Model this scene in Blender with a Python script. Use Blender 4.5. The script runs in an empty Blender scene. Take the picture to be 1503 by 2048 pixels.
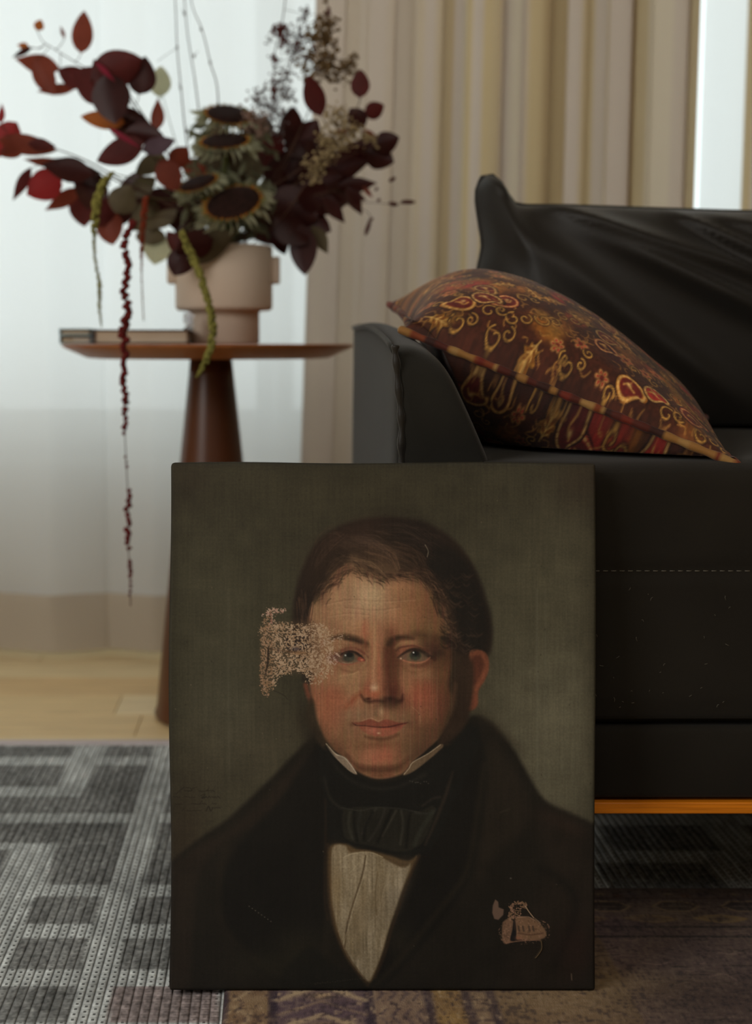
import bpy, bmesh, math, random
import numpy as np
from mathutils import Vector, Matrix

# ================================================================ camera, sky, lights, exposure
SC = bpy.context.scene
F_PX, CX, CY, EYE = 2844.0, 560.0, 1024.0, 0.55
TH = math.atan((1024 - 686) / F_PX)
cam_d = bpy.data.cameras.new('camera'); cam = bpy.data.objects.new('camera', cam_d); SC.collection.objects.link(cam)
cam.location = (0, 0, EYE); cam.rotation_euler = (math.pi / 2 - TH, 0, 0)
cam_d.sensor_fit = 'VERTICAL'; cam_d.sensor_height = 36; cam_d.sensor_width = 36 * 1503 / 2048; cam_d.lens = 36 * F_PX / 2048
cam_d.shift_x = (751.5 - CX) / 2048.0
cam_d.clip_start = 0.05
cam_d.dof.use_dof = True; cam_d.dof.focus_distance = 1.20; cam_d.dof.aperture_fstop = 4.4
SC.camera = cam

world = bpy.data.worlds.new('overcast_sky'); SC.world = world; world.use_nodes = True
wb = world.node_tree.nodes['Background']; wb.inputs[0].default_value = (0.86, 0.93, 0.93, 1); wb.inputs[1].default_value = 1.75

def area(name, loc, target, sx, sy, power, col):
    d = bpy.data.lights.new(name, 'AREA'); d.shape = 'RECTANGLE'; d.size = sx; d.size_y = sy; d.energy = power; d.color = col
    o = bpy.data.objects.new(name, d); SC.collection.objects.link(o); o.location = loc
    o.rotation_euler = (Vector(target) - Vector(loc)).to_track_quat('-Z', 'Y').to_euler(); return o
area('left_window_light', (-1.95, -0.3, 1.45), (0.5, 1.7, 0.35), 1.3, 1.3, 27, (1.0, 0.97, 0.92))
area('ceiling_bounce_light', (0.3, -0.6, 2.35), (0.2, 1.4, 0.2), 2.2, 1.6, 20, (1.0, 0.93, 0.84))

SC.view_settings.view_transform = 'Standard'; SC.view_settings.look = 'None'; SC.view_settings.gamma = 1
SC.view_settings.use_curve_mapping = False; SC.view_settings.exposure = 0.0
try:
    SC.cycles.max_bounces = 8; SC.cycles.diffuse_bounces = 4; SC.cycles.transparent_max_bounces = 12; SC.cycles.caustics_refractive = False
except Exception: pass

# ---------------------------------------------------------------- measuring the place: sight lines of the photograph
def ray(x, y):
    u, v = (x - CX) / F_PX, (CY - y) / F_PX
    return u, math.cos(TH) + v * math.sin(TH), -math.sin(TH) + v * math.cos(TH)
def P(x, y, Y):                      # where the sight line meets the plane at depth Y
    a, b, c = ray(x, y); t = Y / b
    return Vector((a * t, Y, EYE + c * t))
def G(x, y, z=0.0):                  # where it meets the level z
    a, b, c = ray(x, y); t = (z - EYE) / c
    return Vector((a * t, b * t, z))
def HZ(y, Y): return P(CX, y, Y).z
def PX(x, Y): return P(x, 686, Y).x

# ---------------------------------------------------------------- objects
def link(o, parent=None):
    SC.collection.objects.link(o)
    if parent is not None: o.parent = parent
    return o
def tag(o, label=None, cat=None, group=None, kind=None):
    if label: o['label'] = label
    if cat: o['category'] = cat
    if group: o['group'] = group
    if kind: o['kind'] = kind
    return o
def empty(name, loc, label, cat, group=None):
    o = bpy.data.objects.new(name, None); o.empty_display_size = 0.02; o.location = loc; link(o)
    bpy.context.view_layer.update()
    return tag(o, label, cat, group)
def mesh_obj(name, verts, faces, mat, parent=None, smooth=True, colors=None, matidx=None):
    me = bpy.data.meshes.new(name); me.from_pydata([tuple(v) for v in verts], [], [tuple(f) for f in faces])
    return finish(name, me, mat, parent, smooth, colors)
def finish(name, me, mat, parent, smooth, colors=None):
    me.update()
    if smooth: me.polygons.foreach_set('use_smooth', [True] * len(me.polygons))
    if mat is not None: me.materials.append(mat)
    if colors is not None:
        ca = me.color_attributes.new('paint', 'FLOAT_COLOR', 'POINT')
        c = np.ones((len(me.vertices), 4), np.float32); c[:, :3] = colors.reshape(-1, 3)
        ca.data.foreach_set('color', c.ravel())
    o = bpy.data.objects.new(name, me); link(o)
    if parent is not None:
        o.parent = parent
        o.matrix_parent_inverse = Matrix.Translation(-Vector(parent.location))   # parents stay unrotated
    return o
def grid_mesh(name, A, mat, parent=None, colors=None, wrap=False, flip=False, smooth=True):
    h, w = A.shape[:2]; n = h * w
    idx = np.arange(n).reshape(h, w)
    if wrap: idx = np.concatenate([idx, idx[:, :1]], 1)
    q = np.stack([idx[:-1, :-1], idx[:-1, 1:], idx[1:, 1:], idx[1:, :-1]], -1).reshape(-1, 4)
    if flip: q = q[:, ::-1]
    me = bpy.data.meshes.new(name); me.vertices.add(n); me.vertices.foreach_set('co', A.astype(np.float32).reshape(-1))
    me.loops.add(len(q) * 4); me.loops.foreach_set('vertex_index', np.ascontiguousarray(q, dtype=np.int32).reshape(-1))
    me.polygons.add(len(q)); me.polygons.foreach_set('loop_start', np.arange(0, len(q) * 4, 4, dtype=np.int32))
    try: me.polygons.foreach_set('loop_total', np.full(len(q), 4, np.int32))
    except Exception: pass
    me.validate(clean_customdata=False)
    return finish(name, me, mat, parent, smooth, colors)
class MB:                            # collects shapes into one mesh
    def __init__(s): s.v = []; s.f = []
    def add(s, v, f):
        k = len(s.v); s.v += [tuple(q) for q in v]; s.f += [tuple(i + k for i in g) for g in f]
    def box(s, x0, x1, y0, y1, z0, z1, bev=0.0):
        bm = bmesh.new(); bmesh.ops.create_cube(bm, size=1)
        for v in bm.verts: v.co = ((x0 + x1) / 2 + v.co.x * (x1 - x0), (y0 + y1) / 2 + v.co.y * (y1 - y0), (z0 + z1) / 2 + v.co.z * (z1 - z0))
        if bev > 0: bmesh.ops.bevel(bm, geom=list(bm.edges), offset=bev, segments=2, profile=0.5, affect='EDGES')
        bm.verts.index_update(); s.add([v.co[:] for v in bm.verts], [[v.index for v in f.verts] for f in bm.faces]); bm.free()
    def tube(s, pts, rad, n=8, cap=True):
        pts = [Vector(p) for p in pts]; R = rad if isinstance(rad, (list, tuple)) else [rad] * len(pts)
        V = []; Fc = []; up = Vector((0.13, 0.2, 1)).normalized(); last = None
        for i, p in enumerate(pts):
            t = (pts[min(i + 1, len(pts) - 1)] - pts[max(i - 1, 0)])
            t = t.normalized() if t.length > 1e-9 else Vector((0, 0, 1))
            if last is None:
                a = t.cross(up if abs(t.dot(up)) < 0.95 else Vector((1, 0, 0))).normalized()
            else: a = (last - t * last.dot(t)).normalized()
            last = a; b = t.cross(a)
            for k in range(n):
                c = 2 * math.pi * k / n; V.append(p + (a * math.cos(c) + b * math.sin(c)) * R[i])
        for i in range(len(pts) - 1):
            for k in range(n): Fc.append((i * n + k, i * n + (k + 1) % n, (i + 1) * n + (k + 1) % n, (i + 1) * n + k))
        if cap: Fc.append(tuple(range(n - 1, -1, -1))); Fc.append(tuple((len(pts) - 1) * n + k for k in range(n)))
        s.add(V, Fc)
    def ico(s, c, r, sub=1, sc=(1, 1, 1), rot=None):
        bm = bmesh.new(); bmesh.ops.create_icosphere(bm, subdivisions=sub, radius=r)
        V = []
        for v in bm.verts:
            q = Vector((v.co.x * sc[0], v.co.y * sc[1], v.co.z * sc[2]))
            if rot is not None: q = rot @ q
            V.append(q + Vector(c))
        bm.verts.index_update(); s.add(V, [[v.index for v in f.verts] for f in bm.faces]); bm.free()
    def lathe(s, prof, c=(0, 0), n=48):
        V = []; Fc = []
        for r, z in prof:
            for k in range(n): V.append((c[0] + r * math.cos(2 * math.pi * k / n), c[1] + r * math.sin(2 * math.pi * k / n), z))
        for i in range(len(prof) - 1):
            for k in range(n): Fc.append((i * n + k, i * n + (k + 1) % n, (i + 1) * n + (k + 1) % n, (i + 1) * n + k))
        s.add(V, Fc)
    def build(s, name, mat, parent=None, smooth=True): return mesh_obj(name, s.v, s.f, mat, parent, smooth)
def sm(P_, k=6):                     # smooth a list of 3-D points
    return [Vector(q) for q in spline([tuple(p) for p in P_], False, k)]

# ---------------------------------------------------------------- materials
def lin(c): return tuple(((v / 255.0) / 12.92 if v / 255.0 <= 0.04045 else ((v / 255.0 + 0.055) / 1.055) ** 2.4) for v in c)
def nt(m): return m.node_tree.nodes, m.node_tree.links
def mat(name, col, rough=0.6, spec=0.3, metal=0.0, sheen=0.0, noise=None, bump=None, trans=0.0, coat=0.0):
    """col = linear rgb; noise = (scale, amount, stretch); bump = (scale, strength, stretch)"""
    m = bpy.data.materials.new(name); m.use_nodes = True; N, L = nt(m); b = N['Principled BSDF']
    b.inputs['Base Color'].default_value = (*col, 1); b.inputs['Roughness'].default_value = rough
    b.inputs['Specular IOR Level'].default_value = spec; b.inputs['Metallic'].default_value = metal
    b.inputs['Sheen Weight'].default_value = sheen; b.inputs['Coat Weight'].default_value = coat
    if sheen: b.inputs['Sheen Roughness'].default_value = 0.5
    tc = N.new('ShaderNodeTexCoord')
    def tex(scale, stretch):
        mp = N.new('ShaderNodeMapping'); mp.inputs['Scale'].default_value = stretch; L.new(tc.outputs['Object'], mp.inputs[0])
        t = N.new('ShaderNodeTexNoise'); t.inputs['Scale'].default_value = scale; t.inputs['Detail'].default_value = 5; L.new(mp.outputs[0], t.inputs['Vector']); return t
    if noise:
        t = tex(noise[0], noise[2] if len(noise) > 2 else (1, 1, 1)); r = N.new('ShaderNodeValToRGB')
        r.color_ramp.elements[0].position = 0.3; r.color_ramp.elements[1].position = 0.7
        a = noise[1]; r.color_ramp.elements[0].color = (*[c * (1 - a) for c in col], 1); r.color_ramp.elements[1].color = (*[min(1, c * (1 + a)) for c in col], 1)
        L.new(t.outputs[0], r.inputs[0]); L.new(r.outputs[0], b.inputs['Base Color'])
    if bump:
        t = tex(bump[0], bump[2] if len(bump) > 2 else (1, 1, 1)); k = N.new('ShaderNodeBump'); k.inputs['Strength'].default_value = bump[1]; k.inputs['Distance'].default_value = 0.002
        L.new(t.outputs[0], k.inputs['Height']); L.new(k.outputs[0], b.inputs['Normal'])
    if trans > 0:
        out = N['Material Output']; tr = N.new('ShaderNodeBsdfTranslucent'); tr.inputs[0].default_value = (*[min(1, c * 3.0) for c in col], 1)
        mx = N.new('ShaderNodeMixShader'); mx.inputs[0].default_value = trans; L.new(b.outputs[0], mx.inputs[1]); L.new(tr.outputs[0], mx.inputs[2]); L.new(mx.outputs[0], out.inputs[0])
    return m
def paint_mat(name, rough=0.7, spec=0.2, sheen=0.0, bump=None):
    m = mat(name, (0.5, 0.5, 0.5), rough, spec, sheen=sheen, bump=bump); N, L = nt(m)
    a = N.new('ShaderNodeAttribute'); a.attribute_name = 'paint'; L.new(a.outputs['Color'], N['Principled BSDF'].inputs['Base Color'])
    return m
def to_lin(C):
    c = C / 255.0
    return np.where(c <= 0.04045, c / 12.92, ((c + 0.055) / 1.055) ** 2.4)
RNG = random.Random(11)
# ---------------------------------------------------------------- flat paint: a small raster painter (numpy)
class Painter:
    def __init__(s, x0, y0, x1, y1, w, h, base, seed=5):
        s.x0, s.y0, s.x1, s.y1, s.w, s.h = x0, y0, x1, y1, w, h
        s.sx = (x1 - x0) / (w - 1.0); s.sy = (y1 - y0) / (h - 1.0)
        s.X, s.Y = np.meshgrid(np.linspace(x0, x1, w), np.linspace(y0, y1, h))
        s.C = np.zeros((h, w, 3)) + np.array(base, float)
        s.rng = np.random.RandomState(seed)
    def box(s, xa, ya, xb, yb):
        i0 = max(0, int((ya - s.y0) / s.sy)); i1 = min(s.h, int((yb - s.y0) / s.sy) + 2)
        j0 = max(0, int((xa - s.x0) / s.sx)); j1 = min(s.w, int((xb - s.x0) / s.sx) + 2)
        return (slice(i0, i1), slice(j0, j1)) if i1 > i0 and j1 > j0 else None
    def mix(s, b, m, col):
        m = np.clip(m, 0, 1)[..., None]
        s.C[b] = s.C[b] * (1 - m) + np.array(col, float) * m
    def blob(s, cx, cy, rx, ry, col, a=1.0, ang=0.0, p=1.0):
        R = max(rx, ry) * 2.6; b = s.box(cx - R, cy - R, cx + R, cy + R)
        if b is None: return
        c, n = math.cos(math.radians(ang)), math.sin(math.radians(ang))
        dx, dy = s.X[b] - cx, s.Y[b] - cy
        q = ((dx * c + dy * n) / rx) ** 2 + ((-dx * n + dy * c) / ry) ** 2
        s.mix(b, a * np.exp(-q ** p), col)
    def dist(s, P, b, wid=None):
        X, Y = s.X[b], s.Y[b]; D = np.full(X.shape, 1e9)
        for i in range(len(P) - 1):
            (ax, ay), (bx, by) = P[i], P[i + 1]
            vx, vy = bx - ax, by - ay; L = vx * vx + vy * vy + 1e-9
            t = np.clip(((X - ax) * vx + (Y - ay) * vy) / L, 0, 1)
            d = np.hypot(X - ax - t * vx, Y - ay - t * vy)
            if wid is not None: d = d - (wid[i] * (1 - t) + wid[i + 1] * t)
            D = np.minimum(D, d)
        return D
    def poly(s, P, col, soft=1.5, a=1.0, smooth=True, tex=None):
        if smooth: P = spline(P, True, 5)
        xs = [p[0] for p in P]; ys = [p[1] for p in P]; g = soft * 1.5 + 2
        b = s.box(min(xs) - g, min(ys) - g, max(xs) + g, max(ys) + g)
        if b is None: return None
        X, Y = s.X[b], s.Y[b]; ins = np.zeros(X.shape, bool); Q = P + [P[0]]
        for i in range(len(P)):
            (ax, ay), (bx, by) = Q[i], Q[i + 1]
            if ay == by: continue
            ins ^= ((ay > Y) != (by > Y)) & (X < (bx - ax) * (Y - ay) / (by - ay) + ax)
        d = s.dist(Q, b); d = np.where(ins, -d, d)
        m = np.clip(0.5 - d / (2 * soft), 0, 1); m = m * m * (3 - 2 * m)
        if tex is not None: m = m * tex[b]
        if col is not None: s.mix(b, m * a, col)
        M = np.zeros((s.h, s.w)); M[b] = m
        return M
    def line(s, P, w, col, a=1.0, soft=0.8, smooth=True):
        n = len(P)
        W = [w] * n if not isinstance(w, (list, tuple)) else list(w)
        if smooth and n > 2:
            Q = spline([(p[0], p[1], q) for p, q in zip(P, W)], False, 4)
            P = [(q[0], q[1]) for q in Q]; W = [max(0.05, q[2]) for q in Q]
        W = [q * 0.5 for q in W]; g = max(W) + soft + 2
        xs = [p[0] for p in P]; ys = [p[1] for p in P]
        b = s.box(min(xs) - g, min(ys) - g, max(xs) + g, max(ys) + g)
        if b is None: return
        d = s.dist(P, b, W)
        s.mix(b, a * np.clip(0.5 - d / (2 * soft), 0, 1), col)
    def noise(s, px, py, seed):      # value noise, cell size px by py (same units as the canvas)
        r = np.random.RandomState(seed)
        gw = int((s.x1 - s.x0) / px) + 3; gh = int((s.y1 - s.y0) / py) + 3
        G = r.rand(gh, gw)
        fx = (s.X - s.x0) / px; fy = (s.Y - s.y0) / py
        ix = fx.astype(int); iy = fy.astype(int); tx = fx - ix; ty = fy - iy
        tx = tx * tx * (3 - 2 * tx); ty = ty * ty * (3 - 2 * ty)
        return (G[iy, ix] * (1 - tx) * (1 - ty) + G[iy, ix + 1] * tx * (1 - ty) +
                G[iy + 1, ix] * (1 - tx) * ty + G[iy + 1, ix + 1] * tx * ty)
    def blur(s, M, n):
        for _ in range(2):
            for ax in (0, 1):
                c = np.cumsum(np.pad(M, [(n + 1, n) if k == ax else (0, 0) for k in (0, 1)], mode='edge'), axis=ax)
                M = (np.take(c, range(2 * n + 1, c.shape[ax]), ax) - np.take(c, range(0, c.shape[ax] - 2 * n - 1), ax)) / (2 * n + 1)
        return M

def spline(P, closed, k):
    n = len(P); out = []; A = np.array(P, float)
    segs = n if closed else n - 1
    for i in range(segs):
        if closed: p = [A[(i - 1) % n], A[i], A[(i + 1) % n], A[(i + 2) % n]]
        else: p = [A[max(i - 1, 0)], A[i], A[i + 1], A[min(i + 2, n - 1)]]
        for j in range(k):
            t = j / float(k)
            out.append(tuple(0.5 * (2 * p[1] + (p[2] - p[0]) * t + (2 * p[0] - 5 * p[1] + 4 * p[2] - p[3]) * t * t +
                                    (3 * p[1] - p[0] - 3 * p[2] + p[3]) * t ** 3)))
    if not closed: out.append(tuple(A[-1]))
    return out
# ================================================================ the room
M = {}
M['wall'] = mat('warm_plaster', lin((176, 166, 150)), 0.9, 0.1, bump=(60, .15))
M['frame'] = mat('painted_window_frame', lin((205, 210, 208)), 0.5, 0.3)
def oak(name, c, d): return mat(name, lin(c), 0.42, 0.35, noise=(6, d, (1.2, 14, 1)), bump=(30, .12, (1, 20, 1)))
YW = 2.66
def wall_with_hole():
    b = MB(); x0, x1, z0, z1 = -1.35, 1.45, 0.342, 2.25
    b.box(-2.3, 2.7, YW, YW + .22, -.02, z0); b.box(-2.3, 2.7, YW, YW + .22, z1, 2.6); b.box(-2.3, x0, YW, YW + .22, z0, z1); b.box(x1, 2.7, YW, YW + .22, z0, z1)
    return b
tag(wall_with_hole().build('wall_back', M['wall'], smooth=False), kind='structure')
b = MB(); b.box(-2.4, -2.3, -2.4, YW + .22, -.02, 2.6); tag(b.build('wall_left', M['wall'], smooth=False), kind='structure')
b = MB(); b.box(2.7, 2.8, -2.4, YW + .22, -.02, 2.6); tag(b.build('wall_right', M['wall'], smooth=False), kind='structure')
b = MB(); b.box(-2.4, 2.8, -2.5, -2.4, -.02, 2.6); tag(b.build('wall_front', M['wall'], smooth=False), kind='structure')
b = MB(); b.box(-2.4, 2.8, -2.5, YW + .22, 2.6, 2.7); tag(b.build('ceiling', M['wall'], smooth=False), kind='structure')
# floor: a subfloor carrying oak boards; the boards in view are laid one by one
fl = bpy.data.objects.new('floor', None)
M['sub'] = mat('dark_subfloor', lin((70, 50, 30)), 0.8, 0.1)
b = MB(); b.box(-2.4, 2.8, -2.5, YW + .22, -.06, -.016); fl = b.build('floor', M['sub'], smooth=False); tag(fl, kind='structure')
oaks = [oak('oak_board_%s' % n, c, .14) for n, c in (('honey', (236, 208, 156)), ('pale', (240, 218, 172)), ('amber', (230, 198, 146)), ('straw', (242, 220, 176)))]
BW = 0.118
y = YW; row = 0
while y > 1.60:
    x = -2.3 + RNG.uniform(-.6, 0) ; 
    while x < 2.7:
        w = RNG.uniform(.8, 1.5); xa, xb = max(x, -2.3), min(x + w, 2.7)
        if xb - xa > .05:
            b = MB(); b.box(xa + .0006, xb - .0006, y - BW + .0007, y - .0007, -.016, 0, .0009)
            b.build('plank', oaks[RNG.randrange(4)], fl, smooth=False)
        x += w
    y -= BW
while y > -2.4:                                        # boards under the rugs and behind the camera
    b = MB(); b.box(-2.3, 2.7, max(y - BW, -2.4) + .0007, y - .0007, -.016, 0, .0009); b.build('plank', oaks[row % 4], fl, smooth=False); y -= BW; row += 1
b = MB(); b.box(-2.3, 2.7, YW - .016, YW, 0, .075, .003); tag(b.build('baseboard_back', mat('brown_baseboard', lin((112, 76, 44)), .5, .3), smooth=False), kind='structure')
# windows: two casements side by side, sill, thin glass
def glass_mat():
    m = bpy.data.materials.new('window_glass'); m.use_nodes = True; N, L = nt(m); N.remove(N['Principled BSDF'])
    t = N.new('ShaderNodeBsdfTransparent'); t.inputs[0].default_value = (.96, .98, .98, 1); g = N.new('ShaderNodeBsdfGlossy'); g.inputs['Roughness'].default_value = .02
    mx = N.new('ShaderNodeMixShader'); mx.inputs[0].default_value = .05; L.new(t.outputs[0], mx.inputs[1]); L.new(g.outputs[0], mx.inputs[2]); L.new(mx.outputs[0], N['Material Output'].inputs[0]); return m
M['glass'] = glass_mat()
def casement(name, x0, x1, z0, z1, fl_=.075, fr=.075):
    f = .075; y0, y1 = YW + .03, YW + .09
    b = MB(); b.box(x0, x0 + fl_, y0, y1, z0, z1, .004); b.box(x1 - fr, x1, y0, y1, z0, z1, .004); b.box(x0 + fl_, x1 - fr, y0, y1, z0, z0 + .08, .004); b.box(x0 + fl_, x1 - fr, y0, y1, z1 - f, z1, .004)
    o = b.build(name, M['frame'], smooth=False); tag(o, kind='structure')
    g = MB(); g.box(x0 + fl_ - .005, x1 - fr + .005, YW + .055, YW + .061, z0 + .075, z1 - f + .005); g.build('glass_pane', M['glass'], o, smooth=False)
XM = P(549, 300, YW + .05).x
casement('window_1', -1.34, XM - .001, .345, 2.245, .075, .034); casement('window_2', XM + .001, 1.44, .345, 2.245, .034, .075)
b = MB(); b.box(-1.4, 1.5, YW - .03, YW + .03, .322, .342, .004); tag(b.build('trim_1', M['frame'], smooth=False), kind='structure')

# ---------------------------------------------------------------- curtains
def cloth(name, col, t_transp, t_transl, stripes=None, scale=1.0):
    m = bpy.data.materials.new(name); m.use_nodes = True; N, L = nt(m); b = N['Principled BSDF']; b.inputs['Roughness'].default_value = .9; b.inputs['Specular IOR Level'].default_value = .1
    b.inputs['Base Color'].default_value = (*col, 1)
    tl = N.new('ShaderNodeBsdfTranslucent'); tl.inputs[0].default_value = (*col, 1); tp = N.new('ShaderNodeBsdfTransparent')
    if stripes:  # cloth colour carries the painted light and shade of the folds
        a = N.new('ShaderNodeAttribute'); a.attribute_name = 'paint'; L.new(a.outputs['Color'], b.inputs['Base Color']); L.new(a.outputs['Color'], tl.inputs[0])
    m1 = N.new('ShaderNodeMixShader'); m1.inputs[0].default_value = t_transl; L.new(b.outputs[0], m1.inputs[1]); L.new(tl.outputs[0], m1.inputs[2])
    m2 = N.new('ShaderNodeMixShader'); m2.inputs[0].default_value = t_transp; L.new(m1.outputs[0], m2.inputs[1]); L.new(tp.outputs[0], m2.inputs[2]); L.new(m2.outputs[0], N['Material Output'].inputs[0])
    return m
def curtain(name, x0, x1, Y, z0, z1, folds, amp, material, parent, nx=400, nz=24, colors=None, seed=1, flare=0.0, left_pull=0.0, low=0.0):
    r = np.random.RandomState(seed); s = np.linspace(0, 1, nx); z = np.linspace(z0, z1, nz)
    ph = np.cumsum(r.uniform(.45, 1.7, nx // 10 + 2)); ph = np.interp(s * (nx // 10), np.arange(len(ph)), ph); ph = ph / ph[-1] * folds * 2 * math.pi
    am = np.interp(s * 12, np.arange(14), r.uniform(.5, 1.3, 14))
    A = np.zeros((nz, nx, 3)); grow = np.clip(.45 + 1.1 * s, 0, 1.1) if left_pull else 1.0
    for i, zz in enumerate(z):
        k = 1 - (zz - z0) / (z1 - z0)
        A[i, :, 0] = x0 + (x1 - x0) * s + amp * .45 * am * np.sin(2 * ph + .6) - left_pull * k * (1 - s) ** 2
        A[i, :, 1] = Y + amp * am * grow * np.sin(ph + .35 * k * np.sin(ph * .31 + seed)) * (1 + flare * k)
        if low: A[i, :, 1] += low * max(0, 1 - (zz - z0) / .45) ** 1.3 * np.sin(s * 21 + 3 * zz * 4 + seed) * min(1, max(0, (zz - z0)) / .12)
        A[i, :, 2] = zz
    return grid_mesh(name, A, material, parent, colors=colors)
M['sheer'] = cloth('white_sheer_voile', (.90, .90, .89), .06, .66)
zt = 2.3
YS = G(200, 1312).y
t = empty('sheer_curtain', (-.4, YS, 0), 'long white sheer curtain glowing in front of the window, left of the sofa', 'curtain')
curtain('cloth', -1.5, .70, YS, .012, zt, 13, .016, M['sheer'], t, 500, 30, seed=4, low=.012)
curtain('hem', -1.5, .70, YS - .007, .012, HZ(1186, YS), 13, .016, cloth('doubled_voile_hem_shade_tint', (.66, .59, .50), .04, .45), t, 500, 20, seed=4, low=.012)  # hem tinted beige to put the shade near the floor into its colour
t = empty('sheer_curtain', (1.0, YS, 0), 'white sheer curtain showing as a bright strip above the sofa, at far right', 'curtain')
curtain('cloth', .71, 1.5, YS, .012, zt, 6, .014, M['sheer'], t, 200, 20, seed=9)
M['drape'] = cloth('beige_drape_painted_folds', (.5, .45, .4), .0, .60, stripes=True)
def fold_tone_cols(nx, nz, x0, x1, seed):  # upright tones painting the light and shade of backlit folds into the cloth
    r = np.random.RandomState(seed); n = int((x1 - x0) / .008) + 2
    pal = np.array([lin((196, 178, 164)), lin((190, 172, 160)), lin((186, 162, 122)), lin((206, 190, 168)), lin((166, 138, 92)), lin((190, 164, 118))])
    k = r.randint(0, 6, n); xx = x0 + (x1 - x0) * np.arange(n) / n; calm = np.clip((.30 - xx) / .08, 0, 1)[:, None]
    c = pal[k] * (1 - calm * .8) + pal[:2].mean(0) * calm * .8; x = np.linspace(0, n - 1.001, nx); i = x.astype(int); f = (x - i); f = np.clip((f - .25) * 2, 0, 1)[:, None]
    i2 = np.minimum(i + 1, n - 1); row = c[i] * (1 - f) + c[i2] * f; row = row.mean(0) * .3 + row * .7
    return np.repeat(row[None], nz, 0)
YD = YS - .09
xa, xb = P(668, 60, YD).x, P(1388, 250, YD).x
t = empty('beige_drape', (.4, YD, 0), 'wide beige and gold striped drape hanging behind the sofa', 'curtain')
curtain('cloth', xa, xb, YD, .012, zt, 8, .020, M['drape'], t, 520, 16, fold_tone_cols(520, 16, xa, xb, 3), seed=12, left_pull=.07)
xa, xb = P(1498, 250, YD).x, PX(2200, YD)
t = empty('beige_drape', (1.0, YD, 0), 'beige striped drape at the very right edge, beyond the bright sheer strip', 'curtain')
curtain('cloth', xa, xb, YD, .012, zt, 8, .024, M['drape'], t, 400, 16, fold_tone_cols(400, 16, xa, xb, 5), seed=15)
b = MB(); b.tube([(-1.6, YD, 2.33), (1.7, YD, 2.33)], .014, 12); b.tube([(-1.6, YS, 2.32), (1.7, YS, 2.32)], .008, 10); tag(b.build('trim_2', mat('brass_rod', (.5, .38, .2), .35, .5, 1.0)), kind='structure')
# ================================================================ rugs
def rug_paint_grey(w, h, X0, X1, Y0, Y1):
    p = Painter(X0 * 1000, Y0 * 1000, X1 * 1000, Y1 * 1000, w, h, (204, 211, 212), 3)
    def blk(quad, c=(135, 138, 138), soft=1.5):
        q = [G(x / 3.425, 1450 + y / 3.425) for x, y in quad]
        p.poly([(v.x * 1000, v.y * 1000) for v in q], c, soft, 1, False)
    D = (135, 138, 138)
    blk([(-400, 172), (512, 172), (488, 248), (-500, 248)]); blk([(745, 172), (1062, 172), (1040, 248), (700, 248)]); blk([(1300, 172), (1700, 172), (1690, 248), (1290, 248)])
    blk([(-500, 306), (452, 306), (390, 456), (-700, 456)]); blk([(650, 306), (1016, 306), (918, 640), (505, 640), (550, 522), (585, 460)]); blk([(-800, 522), (560, 522), (512, 640), (-900, 640)])
    blk([(1220, 306), (1500, 306), (1450, 640), (1112, 640)])
    blk([(-900, 704), (892, 704), (842, 850), (-1000, 840)]); blk([(392, 848), (842, 848), (750, 1132), (318, 1132)]); blk([(-900, 890), (70, 890), (-20, 1132), (-1000, 1132)])
    blk([(1096, 704), (1500, 704), (1400, 1132), (975, 1132)])
    blk([(240, 1215), (712, 1215), (650, 1405), (168, 1405)]); blk([(938, 1215), (1500, 1215), (1450, 1405), (885, 1405)]); blk([(-900, 1215), (-120, 1215), (-200, 1405), (-1000, 1405)])
    blk([(140, 1502), (612, 1502), (560, 1722), (35, 1722)]); blk([(850, 1502), (1500, 1502), (1400, 1722), (800, 1722)]); blk([(-900, 1502), (-170, 1502), (-260, 1722), (-1100, 1722)])
    blk([(-600, 1838), (516, 1838), (462, 2090), (-700, 2090)]); blk([(765, 1838), (1500, 1838), (1500, 2090), (735, 2090)], (148, 138, 138))
    # the rug goes on under the sofa and toward the camera in the same rhythm of blocks
    for j in range(9):
        ya = Y0 * 1000 + 40 + j * 118
        for i in range(6):
            xa = 330 + i * 165 + (j % 2) * 30
            p.poly([(xa, ya), (xa + 118, ya), (xa + 118, ya + 82), (xa, ya + 82)], D, 1.5, 1, False)
    n = p.noise(3.5, 22, 8); n2 = p.noise(60, 60, 9)
    p.C *= (1 + .34 * (n - .5) + .22 * (n2 - .5))[..., None]
    return np.clip(p.C, 0, 255)
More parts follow.
